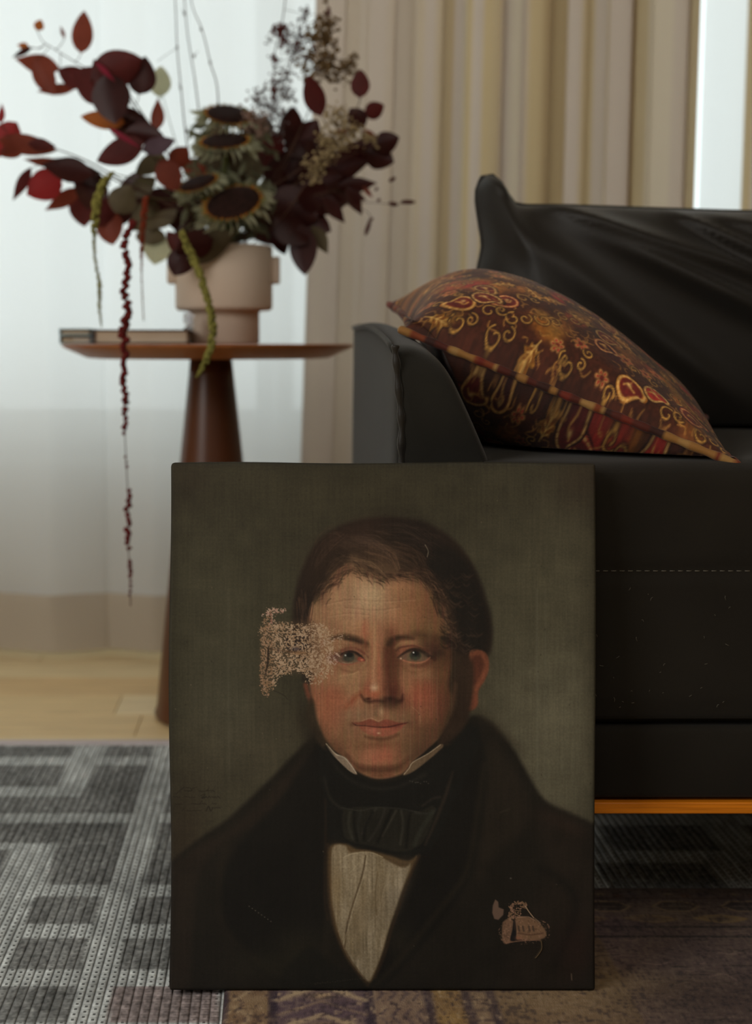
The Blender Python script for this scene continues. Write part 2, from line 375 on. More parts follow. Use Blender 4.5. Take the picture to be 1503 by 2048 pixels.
def weave_mat():
    m = paint_mat('flat_woven_rug', .9, .1); N, L = nt(m); b = N['Principled BSDF']; at = [n for n in N if n.type == 'ATTRIBUTE'][0]
    tc = N.new('ShaderNodeTexCoord'); sp = N.new('ShaderNodeSeparateXYZ'); L.new(tc.outputs['Object'], sp.inputs[0])
    def mth(op, a, c=None, d=None):
        n = N.new('ShaderNodeMath'); n.operation = op
        for i, v in enumerate((a, c, d)):
            if v is None: continue
            if hasattr(v, 'links'): L.new(v, n.inputs[i])
            else: n.inputs[i].default_value = v
        return n.outputs[0]
    cx = mth('MULTIPLY', sp.outputs[0], 1 / .0082); fx = mth('FRACT', cx); ax = mth('ABSOLUTE', mth('SUBTRACT', fx, .5))
    hx = mth('SUBTRACT', 1.0, mth('POWER', mth('MULTIPLY', ax, 2.0), 4.0))                      # rounded ribs, grooves between
    col = mth('FLOOR', cx); odd = mth('MULTIPLY', mth('MODULO', mth('ABSOLUTE', col), 2.0), .5)
    fy = mth('FRACT', mth('ADD', mth('MULTIPLY', sp.outputs[1], 1 / .0092), odd)); ay = mth('ABSOLUTE', mth('SUBTRACT', fy, .5))
    hole = mth('MULTIPLY', mth('LESS_THAN', ax, .14), mth('LESS_THAN', ay, .17))
    yarn = mth('MULTIPLY', mth('SUBTRACT', 1.0, mth('POWER', mth('MULTIPLY', ay, 2.0), 3.0)), .35)
    hgt = mth('SUBTRACT', mth('ADD', hx, yarn), mth('MULTIPLY', hole, 1.4))
    bp = N.new('ShaderNodeBump'); bp.inputs['Strength'].default_value = 1.0; bp.inputs['Distance'].default_value = .0022; L.new(hgt, bp.inputs['Height']); L.new(bp.outputs[0], b.inputs['Normal'])
    gro = mth('MULTIPLY', mth('GREATER_THAN', ax, .42), .40); bw = N.new('ShaderNodeRGBToBW'); L.new(at.outputs['Color'], bw.inputs[0]); lit = N.new('ShaderNodeMapRange'); lit.inputs[1].default_value = .30; lit.inputs[2].default_value = .55; lit.inputs[3].default_value = .25; lit.inputs[4].default_value = 1.0; L.new(bw.outputs[0], lit.inputs[0])
    dark = mth('SUBTRACT', 1.0, mth('MULTIPLY', mth('MAXIMUM', mth('MULTIPLY', hole, .78), gro), lit.outputs[0]))
    nz = N.new('ShaderNodeTexNoise'); nz.inputs['Scale'].default_value = 1.0; nz.inputs['Detail'].default_value = 1
    mp = N.new('ShaderNodeMapping'); mp.inputs['Scale'].default_value = (180, 110, 1); L.new(tc.outputs['Object'], mp.inputs[0]); L.new(mp.outputs[0], nz.inputs['Vector'])
    var = mth('ADD', mth('MULTIPLY', nz.outputs[0], mth('SUBTRACT', 2.3, mth('MULTIPLY', lit.outputs[0], 1.5))), mth('ADD', mth('MULTIPLY', lit.outputs[0], .72), -.12))
    tot = mth('MULTIPLY', dark, var); mx = N.new('ShaderNodeVectorMath'); mx.operation = 'SCALE'; L.new(at.outputs['Color'], mx.inputs[0]); L.new(tot, mx.inputs['Scale']); L.new(mx.outputs[0], b.inputs['Base Color'])
    return m
def slab(name, C, X0, X1, Y0, Y1, zt, th, material, parent, relief=0.0):
    h, w = C.shape[:2]; X, Y = np.meshgrid(np.linspace(X0, X1, w), np.linspace(Y0, Y1, h)); Z = np.full(X.shape, zt)
    if relief: Z = Z + (C.mean(-1) / 255.0 - .5) * relief
    e = np.minimum(np.minimum(X - X0, X1 - X), np.minimum(Y - Y0, Y1 - Y)); Z = Z - th * np.exp(-e / .0012) * .6
    A = np.stack([X, Y, Z], -1)
    sd = MB(); sd.box(X0, X1, Y0, Y1, zt - th, zt - th * .55)
    o = grid_mesh(name, A, material, parent, colors=to_lin(C)); sd.build('backing', M['backing'], parent, smooth=False); return o
M['backing'] = mat('rug_backing', lin((120, 116, 110)), .9, .1)
gy1 = G(200, 1497).y; gx0, gx1, gy0 = -.78, 1.30, .85
t = empty('grey_rug', (0, 1.3, 0), 'flat woven light grey rug with dark grey blocks, reaching under the sofa', 'rug')
slab('woven_field', rug_paint_grey(560, 320, gx0, gx1, gy0, gy1), gx0, gx1, gy0, gy1, .006, .006, weave_mat(), t)
b = MB(); b.box(gx0, gx1, gy1 - .001, gy1 + .017, .0002, .0078, .002); b.build('edge_binding', mat('pale_pink_binding', lin((214, 204, 206)), .9, .1, bump=(300, .3)), t, smooth=False)

def rug_paint_persian(w, h, X0, X1, Y0, Y1):
    p = Painter(X0 * 1000, Y0 * 1000, X1 * 1000, Y1 * 1000, w, h, (96, 78, 74), 5); r = p.rng
    def px(x, y=2015): return G(x, y).x * 1000
    yB = Y1 * 1000
    # the field at right, the long border stripes at left
    for a, c, col in ((445, 546, (126, 104, 78)), (546, 736, (84, 68, 76)), (736, 854, (116, 96, 82)), (854, 930, (118, 92, 58)), (930, 980, (120, 100, 82)), (980, 1260, (104, 84, 64))):
        p.poly([(px(a), Y0 * 1000), (px(c), Y0 * 1000), (px(c), yB), (px(a), yB)], col, 2, 1, False)
    for a in (448, 546, 736, 854, 930, 980): p.poly([(px(a) - 4, Y0 * 1000), (px(a) + 4, Y0 * 1000), (px(a) + 4, yB), (px(a) - 4, yB)], (46, 36, 48), 1.5, .9, False)
    yy = Y0 * 1000 + 10
    L = (168, 148, 118)
    while yy < yB - 30:
        a, c = px(556), px(726); m = (a + c) / 2
        p.line([(a, yy), (m, yy + 26), (c, yy)], 7, L, .8, 2, False); p.line([(a, yy + 26), (m, yy + 50), (c, yy + 26)], 3, (132, 112, 92), .8, 2, False)
        p.blob(m, yy + 8, 12, 8, (140, 118, 92), .9); p.blob(a + 14, yy + 14, 6, 6, L, .8); p.blob(c - 14, yy + 14, 6, 6, L, .8)
        for k in range(4):
            x = px(752 + k * 24); p.line([(x, yy), (x + 6, yy + 12), (x, yy + 24), (x + 6, yy + 36)], 2.4, (76, 62, 66), .9, 1.2, False)
        for k in range(3): p.line([(px(936), yy + k * 17), (px(974), yy + k * 17)], 4.5, (74, 58, 56), .85, 1.5, False)
        p.blob(px(892), yy + 20, 12, 12, (146, 116, 66), .8); p.blob(px(500), yy + 20, 16, 12, (98, 76, 60), .8); p.line([(px(470), yy), (px(500), yy + 20), (px(470), yy + 40)], 4, L, .7, 2)
        yy += 52
    for _ in range(900):
        x, y = r.uniform(px(450), px(985)), r.uniform(Y0 * 1000, Y0 * 1000 + 420); l = r.uniform(2, 7); c = (54, 40, 46) if r.rand() < .6 else (172, 150, 118)
        p.line([(x, y), (x + r.uniform(-1.5, 1.5), y + l)], r.uniform(.9, 2.0), c, .75, .9)
    # field: motifs in rows, dark cross lines
    for k, (yr, col) in enumerate(((12, (92, 80, 66)), (30, (62, 46, 42)), (98, (34, 30, 30)), (120, (30, 26, 28)))):
        p.line([(px(980), yB - yr), (X1 * 1000, yB - yr - 2)], 3.5 if k > 1 else 2, col, .85, 1.6, False)
    x = px(1000)
    while x < X1 * 1000:
        p.poly([(x - 20, yB - 50), (x - 10, yB - 40), (x + 10, yB - 40), (x + 20, yB - 50), (x + 10, yB - 60), (x - 10, yB - 60)], (48, 38, 40), 1.5, .9, False)
        p.line([(x - 22, yB - 50), (x - 11, yB - 38), (x + 11, yB - 38), (x + 22, yB - 50), (x + 11, yB - 62), (x - 11, yB - 62), (x - 22, yB - 50)], 2.2, (168, 138, 96), 1, 1.2, False)
        p.line([(x - 14, yB - 50), (x + 14, yB - 50)], 1.6, (120, 100, 82), .9, 1)
        p.poly([(x + 8, yB - 78), (x + 34, yB - 70), (x + 60, yB - 80), (x + 34, yB - 90)], (160, 128, 76), 2, .95); p.blob(x + 34, yB - 80, 10, 6, (50, 40, 40), .9)
        for q in range(3): p.blob(x + q * 16, yB - 20 - (q % 2) * 4, 5, 3.4, ((150, 126, 96), (112, 72, 52), (60, 50, 60))[q], .9)
        x += 66
    for _ in range(700):
        x, y = r.uniform(px(990), X1 * 1000), r.uniform(Y0 * 1000, yB - 90); c = r.choice((.45, .6, 1.3, 1.6))
        a = r.uniform(-.5, .5) ; l = r.uniform(4, 15)
        p.line([(x, y), (x + l, y + a * l), (x + l * 1.6, y - a * l)], r.uniform(1, 2.6), (92 * c, 76 * c, 70 * c), .7, 1)
    for cx_, cy_, rx, c in ((px(1260), 1150, 60, (132, 108, 66)), (px(1120), 1120, 90, (126, 106, 76)), (px(1450), 1300, 70, (112, 92, 66)), (px(1300), 1280, 50, (78, 60, 66)), (px(1420), 1130, 70, (66, 50, 46))):
        p.blob(cx_, cy_, rx, rx * .45, c, .55)
    # wear: the pale warp shows through in small dashes
    d = p.noise(1.6, 6, 33) * .5 + p.noise(7, 3, 34) * .3 + p.noise(30, 30, 35) * .2
    k = np.clip((d - .55) * 7, 0, 1)[..., None]; p.C = p.C * (1 - .3 * k) + np.array((150, 132, 110.)) * .3 * k
    k = np.clip((.42 - d) * 7, 0, 1)[..., None]; p.C = p.C * (1 - .45 * k) + np.array((36, 28, 34.)) * .45 * k
    fx_ = np.clip((p.X - px(1150)) / 90, 0, 1)[..., None]; p.C *= 1 - .26 * fx_  # field grows darker towards the right
    return np.clip(p.C * 1.22 + 4, 0, 255)
py1 = G(1300, 1793).y; px0 = G(447, 2015).x
t = empty('persian_rug', (.4, 1.2, .006), 'worn brown and plum oriental rug lying over the grey rug', 'rug')
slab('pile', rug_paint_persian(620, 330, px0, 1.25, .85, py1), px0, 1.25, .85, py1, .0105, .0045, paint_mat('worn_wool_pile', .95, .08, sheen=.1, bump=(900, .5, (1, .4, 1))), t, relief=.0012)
def paint_portrait(W, H):
    p = Painter(339, 925, 1191, 1982, W, H, (51, 48, 35), 7)
    X, Y = p.X, p.Y
    # backdrop
    p.blob(420, 1280, 210, 330, (66, 64, 48), .85); p.blob(1110, 1430, 170, 320, (94, 91, 73), .95)
    p.blob(480, 1500, 160, 130, (72, 67, 52), .6); p.blob(1060, 1180, 160, 170, (72, 69, 52), .7)
    p.blob(700, 980, 260, 60, (58, 54, 38), .5); p.blob(350, 1690, 60, 130, (50, 38, 28), .7)
    p.blob(1191, 1250, 26, 400, (54, 50, 36), .6); p.blob(340, 1300, 34, 420, (52, 50, 36), .7)
    p.blob(1170, 960, 60, 60, (50, 38, 28), .5); p.blob(370, 960, 60, 60, (42, 36, 26), .6)
    p.blob(450, 1400, 70, 100, (76, 76, 62), .35)
    # ------------------------------------------------ coat
    coat = [(300, 1760), (342, 1722), (399, 1676), (457, 1636), (533, 1565), (585, 1512), (612, 1484), (643, 1462), (700, 1500), (800, 1500),
            (900, 1470), (944, 1431), (984, 1448), (1025, 1495), (1048, 1535), (1088, 1599), (1140, 1626), (1187, 1647), (1230, 1670), (1240, 2020), (300, 2020)]
    p.poly(coat, (26, 23, 18), 7)
    p.poly([(325, 1760), (400, 1690), (470, 1650), (560, 1560), (625, 1500), (600, 1560), (520, 1640), (430, 1700), (390, 1780), (375, 1990), (325, 1990)], (36, 29, 22), 12, .8)
    p.poly([(640, 1480), (560, 1600), (470, 1700), (440, 1790), (450, 1850), (500, 1930), (600, 1975), (640, 1900), (650, 1780), (655, 1650), (650, 1560)], (17, 16, 14), 9, .85)
    p.line([(452, 1690), (437, 1760), (440, 1830), (470, 1885), (530, 1935), (600, 1965)], 10, (34, 29, 20), .55, 9)
    p.poly([(935, 1450), (960, 1470), (975, 1560), (965, 1650), (945, 1740), (900, 1820), (820, 1920), (760, 1975), (745, 1965), (790, 1850), (830, 1760), (860, 1640), (880, 1540)], (17, 16, 14), 8, .9)
    p.line([(968, 1530), (952, 1640), (932, 1745), (870, 1830), (790, 1930), (745, 1975)], 9, (36, 31, 22), .7, 6)
    p.poly([(985, 1480), (1040, 1560), (1060, 1640), (1000, 1700), (955, 1760), (965, 1640), (975, 1560)], (38, 32, 24), 14, .7)
    p.poly([(1070, 1620), (1180, 1670), (1195, 1900), (1100, 1990), (1000, 1990), (1040, 1850), (1090, 1740)], (33, 26, 20), 22, .6)
    p.line([(1075, 1735), (1120, 1760), (1150, 1800), (1140, 1860), (1110, 1930)], 16, (19, 17, 14), .7, 8)
    p.blob(1150, 1900, 40, 60, (42, 22, 18), .4); p.blob(1130, 1650, 60, 14, (50, 34, 26), .35, 22)
    p.blob(600, 1900, 60, 50, (42, 38, 26), .55); p.blob(560, 1930, 90, 26, (34, 32, 22), .6); p.blob(640, 1970, 120, 30, (24, 23, 17), .7)
    p.poly([(615, 1895), (660, 1925), (720, 1962), (735, 1990), (600, 1990), (560, 1960)], (20, 20, 16), 8, .7)
    p.blob(800, 1885, 26, 34, (38, 34, 23), .5)
    p.line([(1000, 1625), (1018, 1619)], 3, (62, 56, 44), .5, 2)
    p.blob(990, 1455, 60, 10, (40, 33, 24), .5, 42)
    # ------------------------------------------------ cravat and shirt
    p.poly([(636, 1470), (655, 1500), (700, 1545), (765, 1566), (820, 1548), (880, 1500), (935, 1450), (960, 1480), (930, 1560), (900, 1620), (862, 1700),
            (810, 1712), (700, 1690), (655, 1672), (648, 1600), (638, 1540)], (19, 19, 17), 4)
    p.line([(648, 1555), (662, 1600), (700, 1625), (740, 1620)], [3, 5, 4, 2], (44, 42, 34), .6, 3)
    p.line([(655, 1490), (670, 1530), (700, 1560), (745, 1577), (790, 1575), (850, 1550)], 7, (33, 32, 27), .7, 4)
    p.line([(905, 1545), (893, 1585), (872, 1640), (850, 1690)], [3, 6, 6, 3], (52, 42, 32), .6, 3)
    p.line([(845, 1612), (865, 1598), (880, 1595)], 4, (48, 42, 34), .6, 2.5)
    p.poly([(690, 1620), (740, 1614), (800, 1620), (835, 1625), (868, 1612), (862, 1650), (840, 1690), (800, 1704), (740, 1692), (694, 1680), (684, 1650)], (31, 30, 24), 3)
    for q, c, w in (([(700, 1625), (697, 1650), (705, 1678)], (48, 48, 40), 5), ([(722, 1622), (716, 1650), (718, 1680)], (38, 39, 35), 4),
                    ([(752, 1618), (736, 1640), (724, 1668)], (52, 50, 44), 4), ([(770, 1620), (758, 1650), (738, 1682)], (46, 44, 39), 4),
                    ([(792, 1622), (780, 1645), (764, 1672)], (62, 60, 50), 3), ([(802, 1622), (806, 1650), (800, 1690)], (54, 53, 45), 4),
                    ([(865, 1625), (845, 1655), (828, 1690)], (42, 44, 36), 9), ([(830, 1626), (860, 1628), (870, 1620)], (42, 43, 38), 4)):
        p.line(q, w, c, .8, 2.5)
    for q in ([(709, 1622), (708, 1650), (714, 1682)], [(745, 1625), (730, 1655), (728, 1680)], [(782, 1622), (770, 1650), (755, 1685)], [(820, 1628), (815, 1660), (812, 1696)]):
        p.line(q, 6, (15, 15, 13), .75, 2.5)
    p.line([(684, 1616), (720, 1622), (750, 1616), (800, 1618), (838, 1626)], 2, (54, 54, 46), .6, 1.5)
    shirt = [(660, 1692), (690, 1688), (712, 1698), (746, 1703), (781, 1712), (815, 1722), (834, 1712), (826, 1736), (807, 1776), (791, 1821), (778, 1859),
             (765, 1907), (750, 1948), (738, 1966), (720, 1950), (693, 1915), (672, 1867), (661, 1819), (657, 1770), (655, 1720)]
    p.poly(shirt, (84, 66, 42), 4)
    m = p.poly([(665, 1696), (690, 1692), (700, 1705), (740, 1704), (775, 1722), (805, 1736), (821, 1730), (803, 1780), (786, 1830), (774, 1868), (761, 1912),
                (745, 1950), (735, 1962), (716, 1940), (694, 1908), (676, 1862), (666, 1815), (663, 1760)], (134, 121, 96), 3)
    n1 = p.noise(3, 40, 3); n2 = p.noise(14, 50, 4); n3 = p.noise(3, 3, 6)
    mm = m[..., None]
    p.C = p.C + mm * ((n1 - .5) * 26 + (n2 - .5) * 26 + (n3 - .5) * 16)[..., None]
    p.poly([(722, 1760), (716, 1800), (704, 1830), (694, 1870), (698, 1905), (720, 1915), (730, 1860), (735, 1790)], (104, 88, 60), 10, .5)
    p.blob(760, 1790, 12, 50, (106, 88, 58), .45); p.blob(672, 1770, 9, 60, (120, 98, 64), .5); p.blob(790, 1790, 16, 50, (140, 130, 112), .5, 20)
    p.line([(731, 1712), (724, 1750), (705, 1810), (694, 1850), (689, 1895)], 2.4, (74, 58, 38), .9, 1.5)
    p.line([(734, 1712), (728, 1750), (709, 1808), (698, 1850), (686, 1890)], 1.2, (172, 160, 132), .5, 1)
    p.line([(755, 1745), (750, 1790), (753, 1830)], 2, (92, 76, 50), .7, 1.5)
    p.line([(686, 1716), (705, 1708), (738, 1705), (765, 1715)], 1.6, (178, 165, 135), .7, 1)
    p.line([(696, 1706), (715, 1702), (740, 1703)], 3, (86, 68, 44), .6, 2)
    p.line([(700, 1745), (715, 1730), (728, 1713)], 1.3, (165, 152, 122), .5, .8); p.line([(760, 1815), (768, 1780), (782, 1742)], 1.2, (160, 148, 122), .5, .8)
    p.line([(780, 1720), (800, 1728), (820, 1730)], 6, (82, 66, 46), .6, 4)
    p.line([(676, 1862), (694, 1912), (728, 1958)], 1.2, (160, 140, 108), .5, 1)
    p.line([(838, 1712), (812, 1772), (795, 1822), (782, 1860), (769, 1908), (750, 1955)], 4, (60, 42, 26), .7, 3)
    p.line([(655, 1690), (655, 1760), (660, 1820), (675, 1875), (700, 1925), (735, 1970)], 5, (62, 46, 30), .7, 3.5)
    p.line([(650, 1600), (651, 1660), (648, 1780), (655, 1840)], 3, (48, 34, 22), .6, 3)
    # ------------------------------------------------ head: hair behind
    hair = [(588, 1300), (585, 1240), (588, 1200), (597, 1160), (612, 1120), (634, 1085), (665, 1060), (705, 1043), (750, 1035), (800, 1035), (850, 1045),
            (895, 1070), (930, 1105), (955, 1150), (972, 1200), (982, 1240), (984, 1280), (976, 1312), (950, 1320), (944, 1400), (915, 1470), (880, 1480),
            (860, 1300), (700, 1200), (625, 1240), (625, 1330), (605, 1330)]
    p.poly(hair, (35, 26, 20), 7)
    p.poly([(880, 1090), (930, 1120), (965, 1190), (978, 1260), (965, 1305), (930, 1310), (905, 1260), (890, 1190), (850, 1130)], (23, 20, 17), 14, .9)
    p.blob(700, 1070, 70, 22, (48, 33, 26), .7, -25); p.blob(640, 1140, 26, 50, (46, 33, 24), .6, 25); p.blob(606, 1230, 14, 60, (34, 26, 22), .8)
    p.blob(840, 1075, 50, 30, (27, 21, 18), .7, 30)
    # ear (picture right) and left ear trace
    p.poly([(938, 1306), (958, 1300), (974, 1310), (978, 1335), (970, 1360), (957, 1382), (955, 1410), (943, 1421), (932, 1415), (935, 1360)], (112, 62, 42), 3)
    p.poly([(945, 1315), (960, 1312), (968, 1330), (958, 1356), (947, 1370), (941, 1345)], (80, 42, 29), 3.5, .9)
    p.line([(966, 1312), (973, 1332), (964, 1358), (951, 1380)], 3.5, (132, 74, 50), .7, 2)
    p.blob(944, 1402, 7, 12, (120, 60, 43), .7); p.line([(938, 1330), (940, 1370), (934, 1410)], 6, (42, 27, 20), .8, 4)
    p.line([(611, 1370), (616, 1390), (622, 1404)], 9, (128, 70, 50), .9, 3)
    # ------------------------------------------------ face
    face = [(617, 1236), (624, 1206), (639, 1183), (657, 1157), (679, 1136), (697, 1127), (720, 1134), (749, 1149), (778, 1157), (804, 1146), (826, 1148),
            (850, 1168), (870, 1184), (884, 1204), (892, 1228), (898, 1256), (905, 1280), (914, 1305), (914, 1330), (914, 1366), (908, 1402), (898, 1439), (880, 1472),
            (851, 1500), (826, 1522), (804, 1548), (763, 1558), (734, 1553), (705, 1536), (683, 1512), (661, 1494), (645, 1472), (633, 1439), (625, 1402), (619, 1366), (617, 1330), (614, 1278)]
    fm = p.poly(face, (143, 100, 70), 4)
    F = lambda: None
    # broad modelling
    def fb(cx, cy, rx, ry, col, a=1., ang=0., pw=1.):
        R = max(rx, ry) * 2.6; b = p.box(cx - R, cy - R, cx + R, cy + R)
        c, n = math.cos(math.radians(ang)), math.sin(math.radians(ang))
        dx, dy = p.X[b] - cx, p.Y[b] - cy
        q = ((dx * c + dy * n) / rx) ** 2 + ((-dx * n + dy * c) / ry) ** 2
        p.mix(b, a * np.exp(-q ** pw) * fm[b], col)
    fb(906, 1330, 64, 200, (66, 40, 27), 1.0); fb(888, 1450, 54, 70, (72, 47, 32), .9, 20); fb(640, 1450, 12, 50, (104, 70, 48), .7, -20)
    fb(720, 1215, 100, 64, (168, 128, 94), .9); fb(742, 1192, 44, 40, (186, 158, 124), .8); fb(640, 1220, 22, 60, (132, 98, 70), .7, 12)
    fb(830, 1210, 52, 50, (148, 100, 66), .8); fb(800, 1180, 26, 22, (160, 116, 80), .6); fb(868, 1215, 24, 60, (112, 78, 50), .75)
    fb(690, 1190, 30, 26, (158, 122, 90), .6); fb(660, 1290, 40, 36, (140, 104, 74), .7); fb(732, 1265, 20, 26, (152, 92, 64), .6)
    fb(785, 1265, 24, 20, (146, 92, 62), .55); fb(850, 1262, 44, 16, (112, 80, 50), .7, 8)
    # brow hollow shadow beside nose bridge
    fb(782, 1300, 16, 36, (74, 43, 29), 1.0); fb(790, 1340, 15, 46, (86, 49, 34), .85); fb(880, 1295, 28, 20, (74, 46, 31), .85, 10)
    fb(716, 1300, 12, 22, (124, 80, 54), .5)
    # cheeks
    fb(660, 1400, 46, 42, (160, 92, 66), .9); fb(650, 1430, 34, 50, (148, 90, 62), .7, -10); fb(842, 1395, 42, 42, (154, 82, 58), .9); fb(850, 1430, 34, 34, (132, 80, 56), .7)
    fb(690, 1355, 34, 16, (168, 128, 92), .8, -12); fb(705, 1378, 16, 18, (166, 126, 88), .7, 30); fb(640, 1355, 26, 20, (150, 108, 76), .6)
    fb(838, 1348, 34, 14, (144, 108, 74), .75, 6); fb(810, 1368, 14, 22, (150, 106, 74), .65); fb(886, 1350, 18, 36, (116, 78, 50), .7)
    # around mouth, chin
    fb(716, 1430, 36, 16, (142, 108, 80), .75, -6); fb(700, 1458, 20, 22, (136, 98, 70), .7); fb(808, 1440, 26, 26, (122, 90, 64), .7); fb(830, 1455, 14, 26, (112, 74, 50), .6)
    fb(700, 1492, 40, 20, (134, 96, 66), .7, 25); fb(762, 1492, 44, 10, (104, 68, 44), .7); fb(766, 1512, 34, 20, (164, 92, 68), .85); fb(740, 1508, 22, 14, (162, 104, 76), .6)
    fb(820, 1495, 26, 34, (104, 74, 50), .75, 30); fb(855, 1475, 24, 30, (98, 68, 46), .7, 35)
    p.line([(692, 1512), (715, 1534), (750, 1542), (790, 1538), (822, 1516)], [6, 10, 12, 11, 6], (76, 46, 30), .7, 6)
    fb(762, 1552, 30, 6, (104, 66, 44), .8); fb(672, 1500, 16, 26, (94, 62, 42), .75, -35); fb(838, 1512, 30, 18, (80, 54, 38), .85, -35); fb(765, 1538, 60, 7, (86, 54, 37), .7)
    # nasolabial fold left
    p.line([(720, 1388), (704, 1402), (692, 1416)], [10, 9, 5], (136, 74, 48), .75, 5)
    p.line([(823, 1414), (838, 1428), (841, 1448)], [1.5, 1.2, 1], (160, 120, 84), .55, 1)
    # nose
    p.poly([(744, 1290), (757, 1290), (764, 1340), (768, 1378), (758, 1398), (742, 1398), (726, 1390), (728, 1372), (740, 1345)], (152, 96, 68), 7, .8)
    p.line([(748, 1250), (749, 1300), (747, 1345), (748, 1365)], [5, 6, 7, 8], (180, 138, 100), .75, 4)
    p.line([(776, 1300), (776, 1340), (778, 1372)], [13, 16, 15], (88, 48, 33), .9, 8)
    p.blob(734, 1384, 10, 12, (150, 84, 58), .8); p.blob(784, 1386, 18, 17, (78, 41, 29), .95); p.blob(790, 1368, 8, 16, (92, 52, 36), .7, -15)
    p.blob(750, 1388, 12, 9, (160, 88, 58), .8); p.blob(748, 1376, 7.5, 7.5, (196, 164, 128), .95)
    p.line([(722, 1391), (729, 1401), (739, 1404), (752, 1402), (768, 1404), (784, 1405), (802, 1402), (805, 1390)], [2, 4, 6, 5, 9, 12, 9, 2], (56, 30, 22), .9, 3.5)
    p.blob(736, 1398, 6.5, 3, (58, 28, 20), .95, -8); p.blob(780, 1398, 14, 5, (44, 24, 19), .95, 2); p.blob(778, 1412, 28, 9, (78, 52, 37), .8)
    p.line([(754, 1412), (751, 1430)], 5, (112, 84, 62), .7, 4); p.blob(762, 1424, 6, 9, (166, 130, 98), .7)
    # mouth
    p.poly([(706, 1447), (722, 1444), (738, 1439), (750, 1442), (757, 1445), (768, 1440), (782, 1441), (797, 1446), (815, 1446), (800, 1455), (780, 1458), (758, 1454), (735, 1453)], (130, 70, 52), 1.8)
    p.poly([(718, 1453), (740, 1453), (758, 1456), (785, 1455), (806, 1451), (796, 1464), (776, 1473), (752, 1473), (732, 1467)], (150, 86, 64), 2.2)
    p.blob(790, 1452, 14, 5, (106, 50, 42), .6); p.blob(770, 1456, 10, 4, (170, 82, 62), .6); p.blob(745, 1462, 12, 5, (176, 108, 84), .7); p.blob(757, 1467, 3.5, 2, (214, 172, 136), .8)
    p.line([(704, 1446), (712, 1451), (730, 1452), (745, 1454), (760, 1455), (780, 1454), (800, 1449), (816, 1446)], [1.5, 2, 1.6, 2, 2.6, 2.6, 2.4, 1.5], (76, 34, 28), .95, 1.2)
    p.line([(724, 1442), (738, 1437), (748, 1439), (756, 1443), (764, 1439)], 1.8, (178, 132, 100), .65, 1.3)
    p.line([(730, 1474), (750, 1478), (772, 1478), (796, 1470)], [3, 6, 7, 4], (92, 56, 38), .8, 3.5)
    p.blob(703, 1449, 6, 5, (104, 66, 46), .6); p.blob(820, 1448, 6, 7, (96, 62, 44), .55)
    # brows
    p.line([(662, 1277), (682, 1273), (700, 1276), (716, 1281), (732, 1288)], [4, 9, 12, 13, 9], (64, 46, 31), .85, 4)
    p.line([(690, 1278), (706, 1280), (722, 1286)], [3, 5, 4], (44, 32, 24), .8, 2.5); p.blob(730, 1293, 9, 8, (108, 66, 44), .7)
    p.line([(778, 1289), (784, 1281), (796, 1276), (812, 1275), (826, 1277)], [9, 11, 10, 8, 4], (56, 36, 25), .9, 3.5)
    p.line([(812, 1273), (835, 1270), (860, 1275), (884, 1282)], [9, 13, 17, 20], (80, 54, 35), .75, 7)
    # left eye (picture left)
    p.poly([(666, 1316), (678, 1304), (696, 1300), (714, 1306), (728, 1318), (716, 1324), (700, 1327), (680, 1326)], (112, 86, 66), 1.6, .9)
    p.blob(698, 1312, 22, 8, (112, 86, 68), .4)
    p.blob(690, 1306, 26, 7, (96, 60, 42), .55); p.blob(716, 1308, 12, 8, (104, 62, 44), .6); p.blob(697, 1314, 12, 10, (50, 50, 42), 1, 0, 4); p.blob(701, 1318, 8, 5, (84, 80, 66), .7); p.blob(690, 1319, 8, 4, (66, 66, 54), .7)
    p.blob(699, 1309, 7.2, 6.2, (24, 26, 25), 1, 0, 3); p.blob(690.5, 1311, 2, 1.8, (190, 190, 182), .95, 0, 2)
    p.line([(682, 1310), (690, 1303), (702, 1302), (714, 1307), (722, 1314), (729, 1321)], [3.5, 6.5, 7, 6, 4, 2], (42, 27, 22), .95, 1.9)
    p.line([(682, 1301), (694, 1296), (708, 1296), (720, 1301), (730, 1309), (736, 1316)], [2, 2.5, 3, 3, 2.5, 1.5], (106, 56, 44), .85, 1.8)
    p.line([(684, 1304), (698, 1299.5), (712, 1302), (722, 1308)], 2.5, (156, 100, 74), .8, 1.5)
    p.line([(672, 1322), (682, 1328), (700, 1329), (716, 1325), (727, 1321)], 2.4, (150, 84, 66), .8, 1.5)
    p.line([(684, 1325), (694, 1327), (704, 1326)], 1.3, (150, 132, 108), .7, .8)
    p.poly([(714, 1319), (720, 1314), (730, 1321), (720, 1323)], (148, 66, 52), 1.3, .9); p.blob(723, 1320, 3, 2, (206, 132, 96), .9)
    p.line([(731, 1311), (734, 1319), (730, 1328), (722, 1335)], 3, (158, 124, 88), .6, 2)
    p.line([(672, 1332), (690, 1342), (706, 1344), (716, 1338)], 3, (126, 84, 58), .7, 3); p.line([(680, 1352), (700, 1350), (716, 1344)], 1.6, (180, 146, 104), .55, 1)
    # right eye
    p.poly([(793, 1317), (804, 1307), (818, 1300), (834, 1299), (848, 1305), (858, 1315), (850, 1322), (832, 1323), (812, 1321)], (110, 84, 64), 1.6, .95)
    p.poly([(793, 1303), (806, 1294), (824, 1289), (842, 1293), (860, 1303), (862, 1312), (848, 1304), (832, 1298), (816, 1301), (802, 1308), (794, 1314)], (142, 88, 62), 2.4, .85)
    p.line([(792, 1303), (800, 1296), (812, 1293), (828, 1292), (842, 1297), (858, 1302)], [2, 3, 3, 3, 3, 4], (76, 42, 32), .85, 1.8)
    p.line([(790, 1296), (800, 1288), (815, 1285), (830, 1287)], 4, (148, 112, 76), .7, 3)
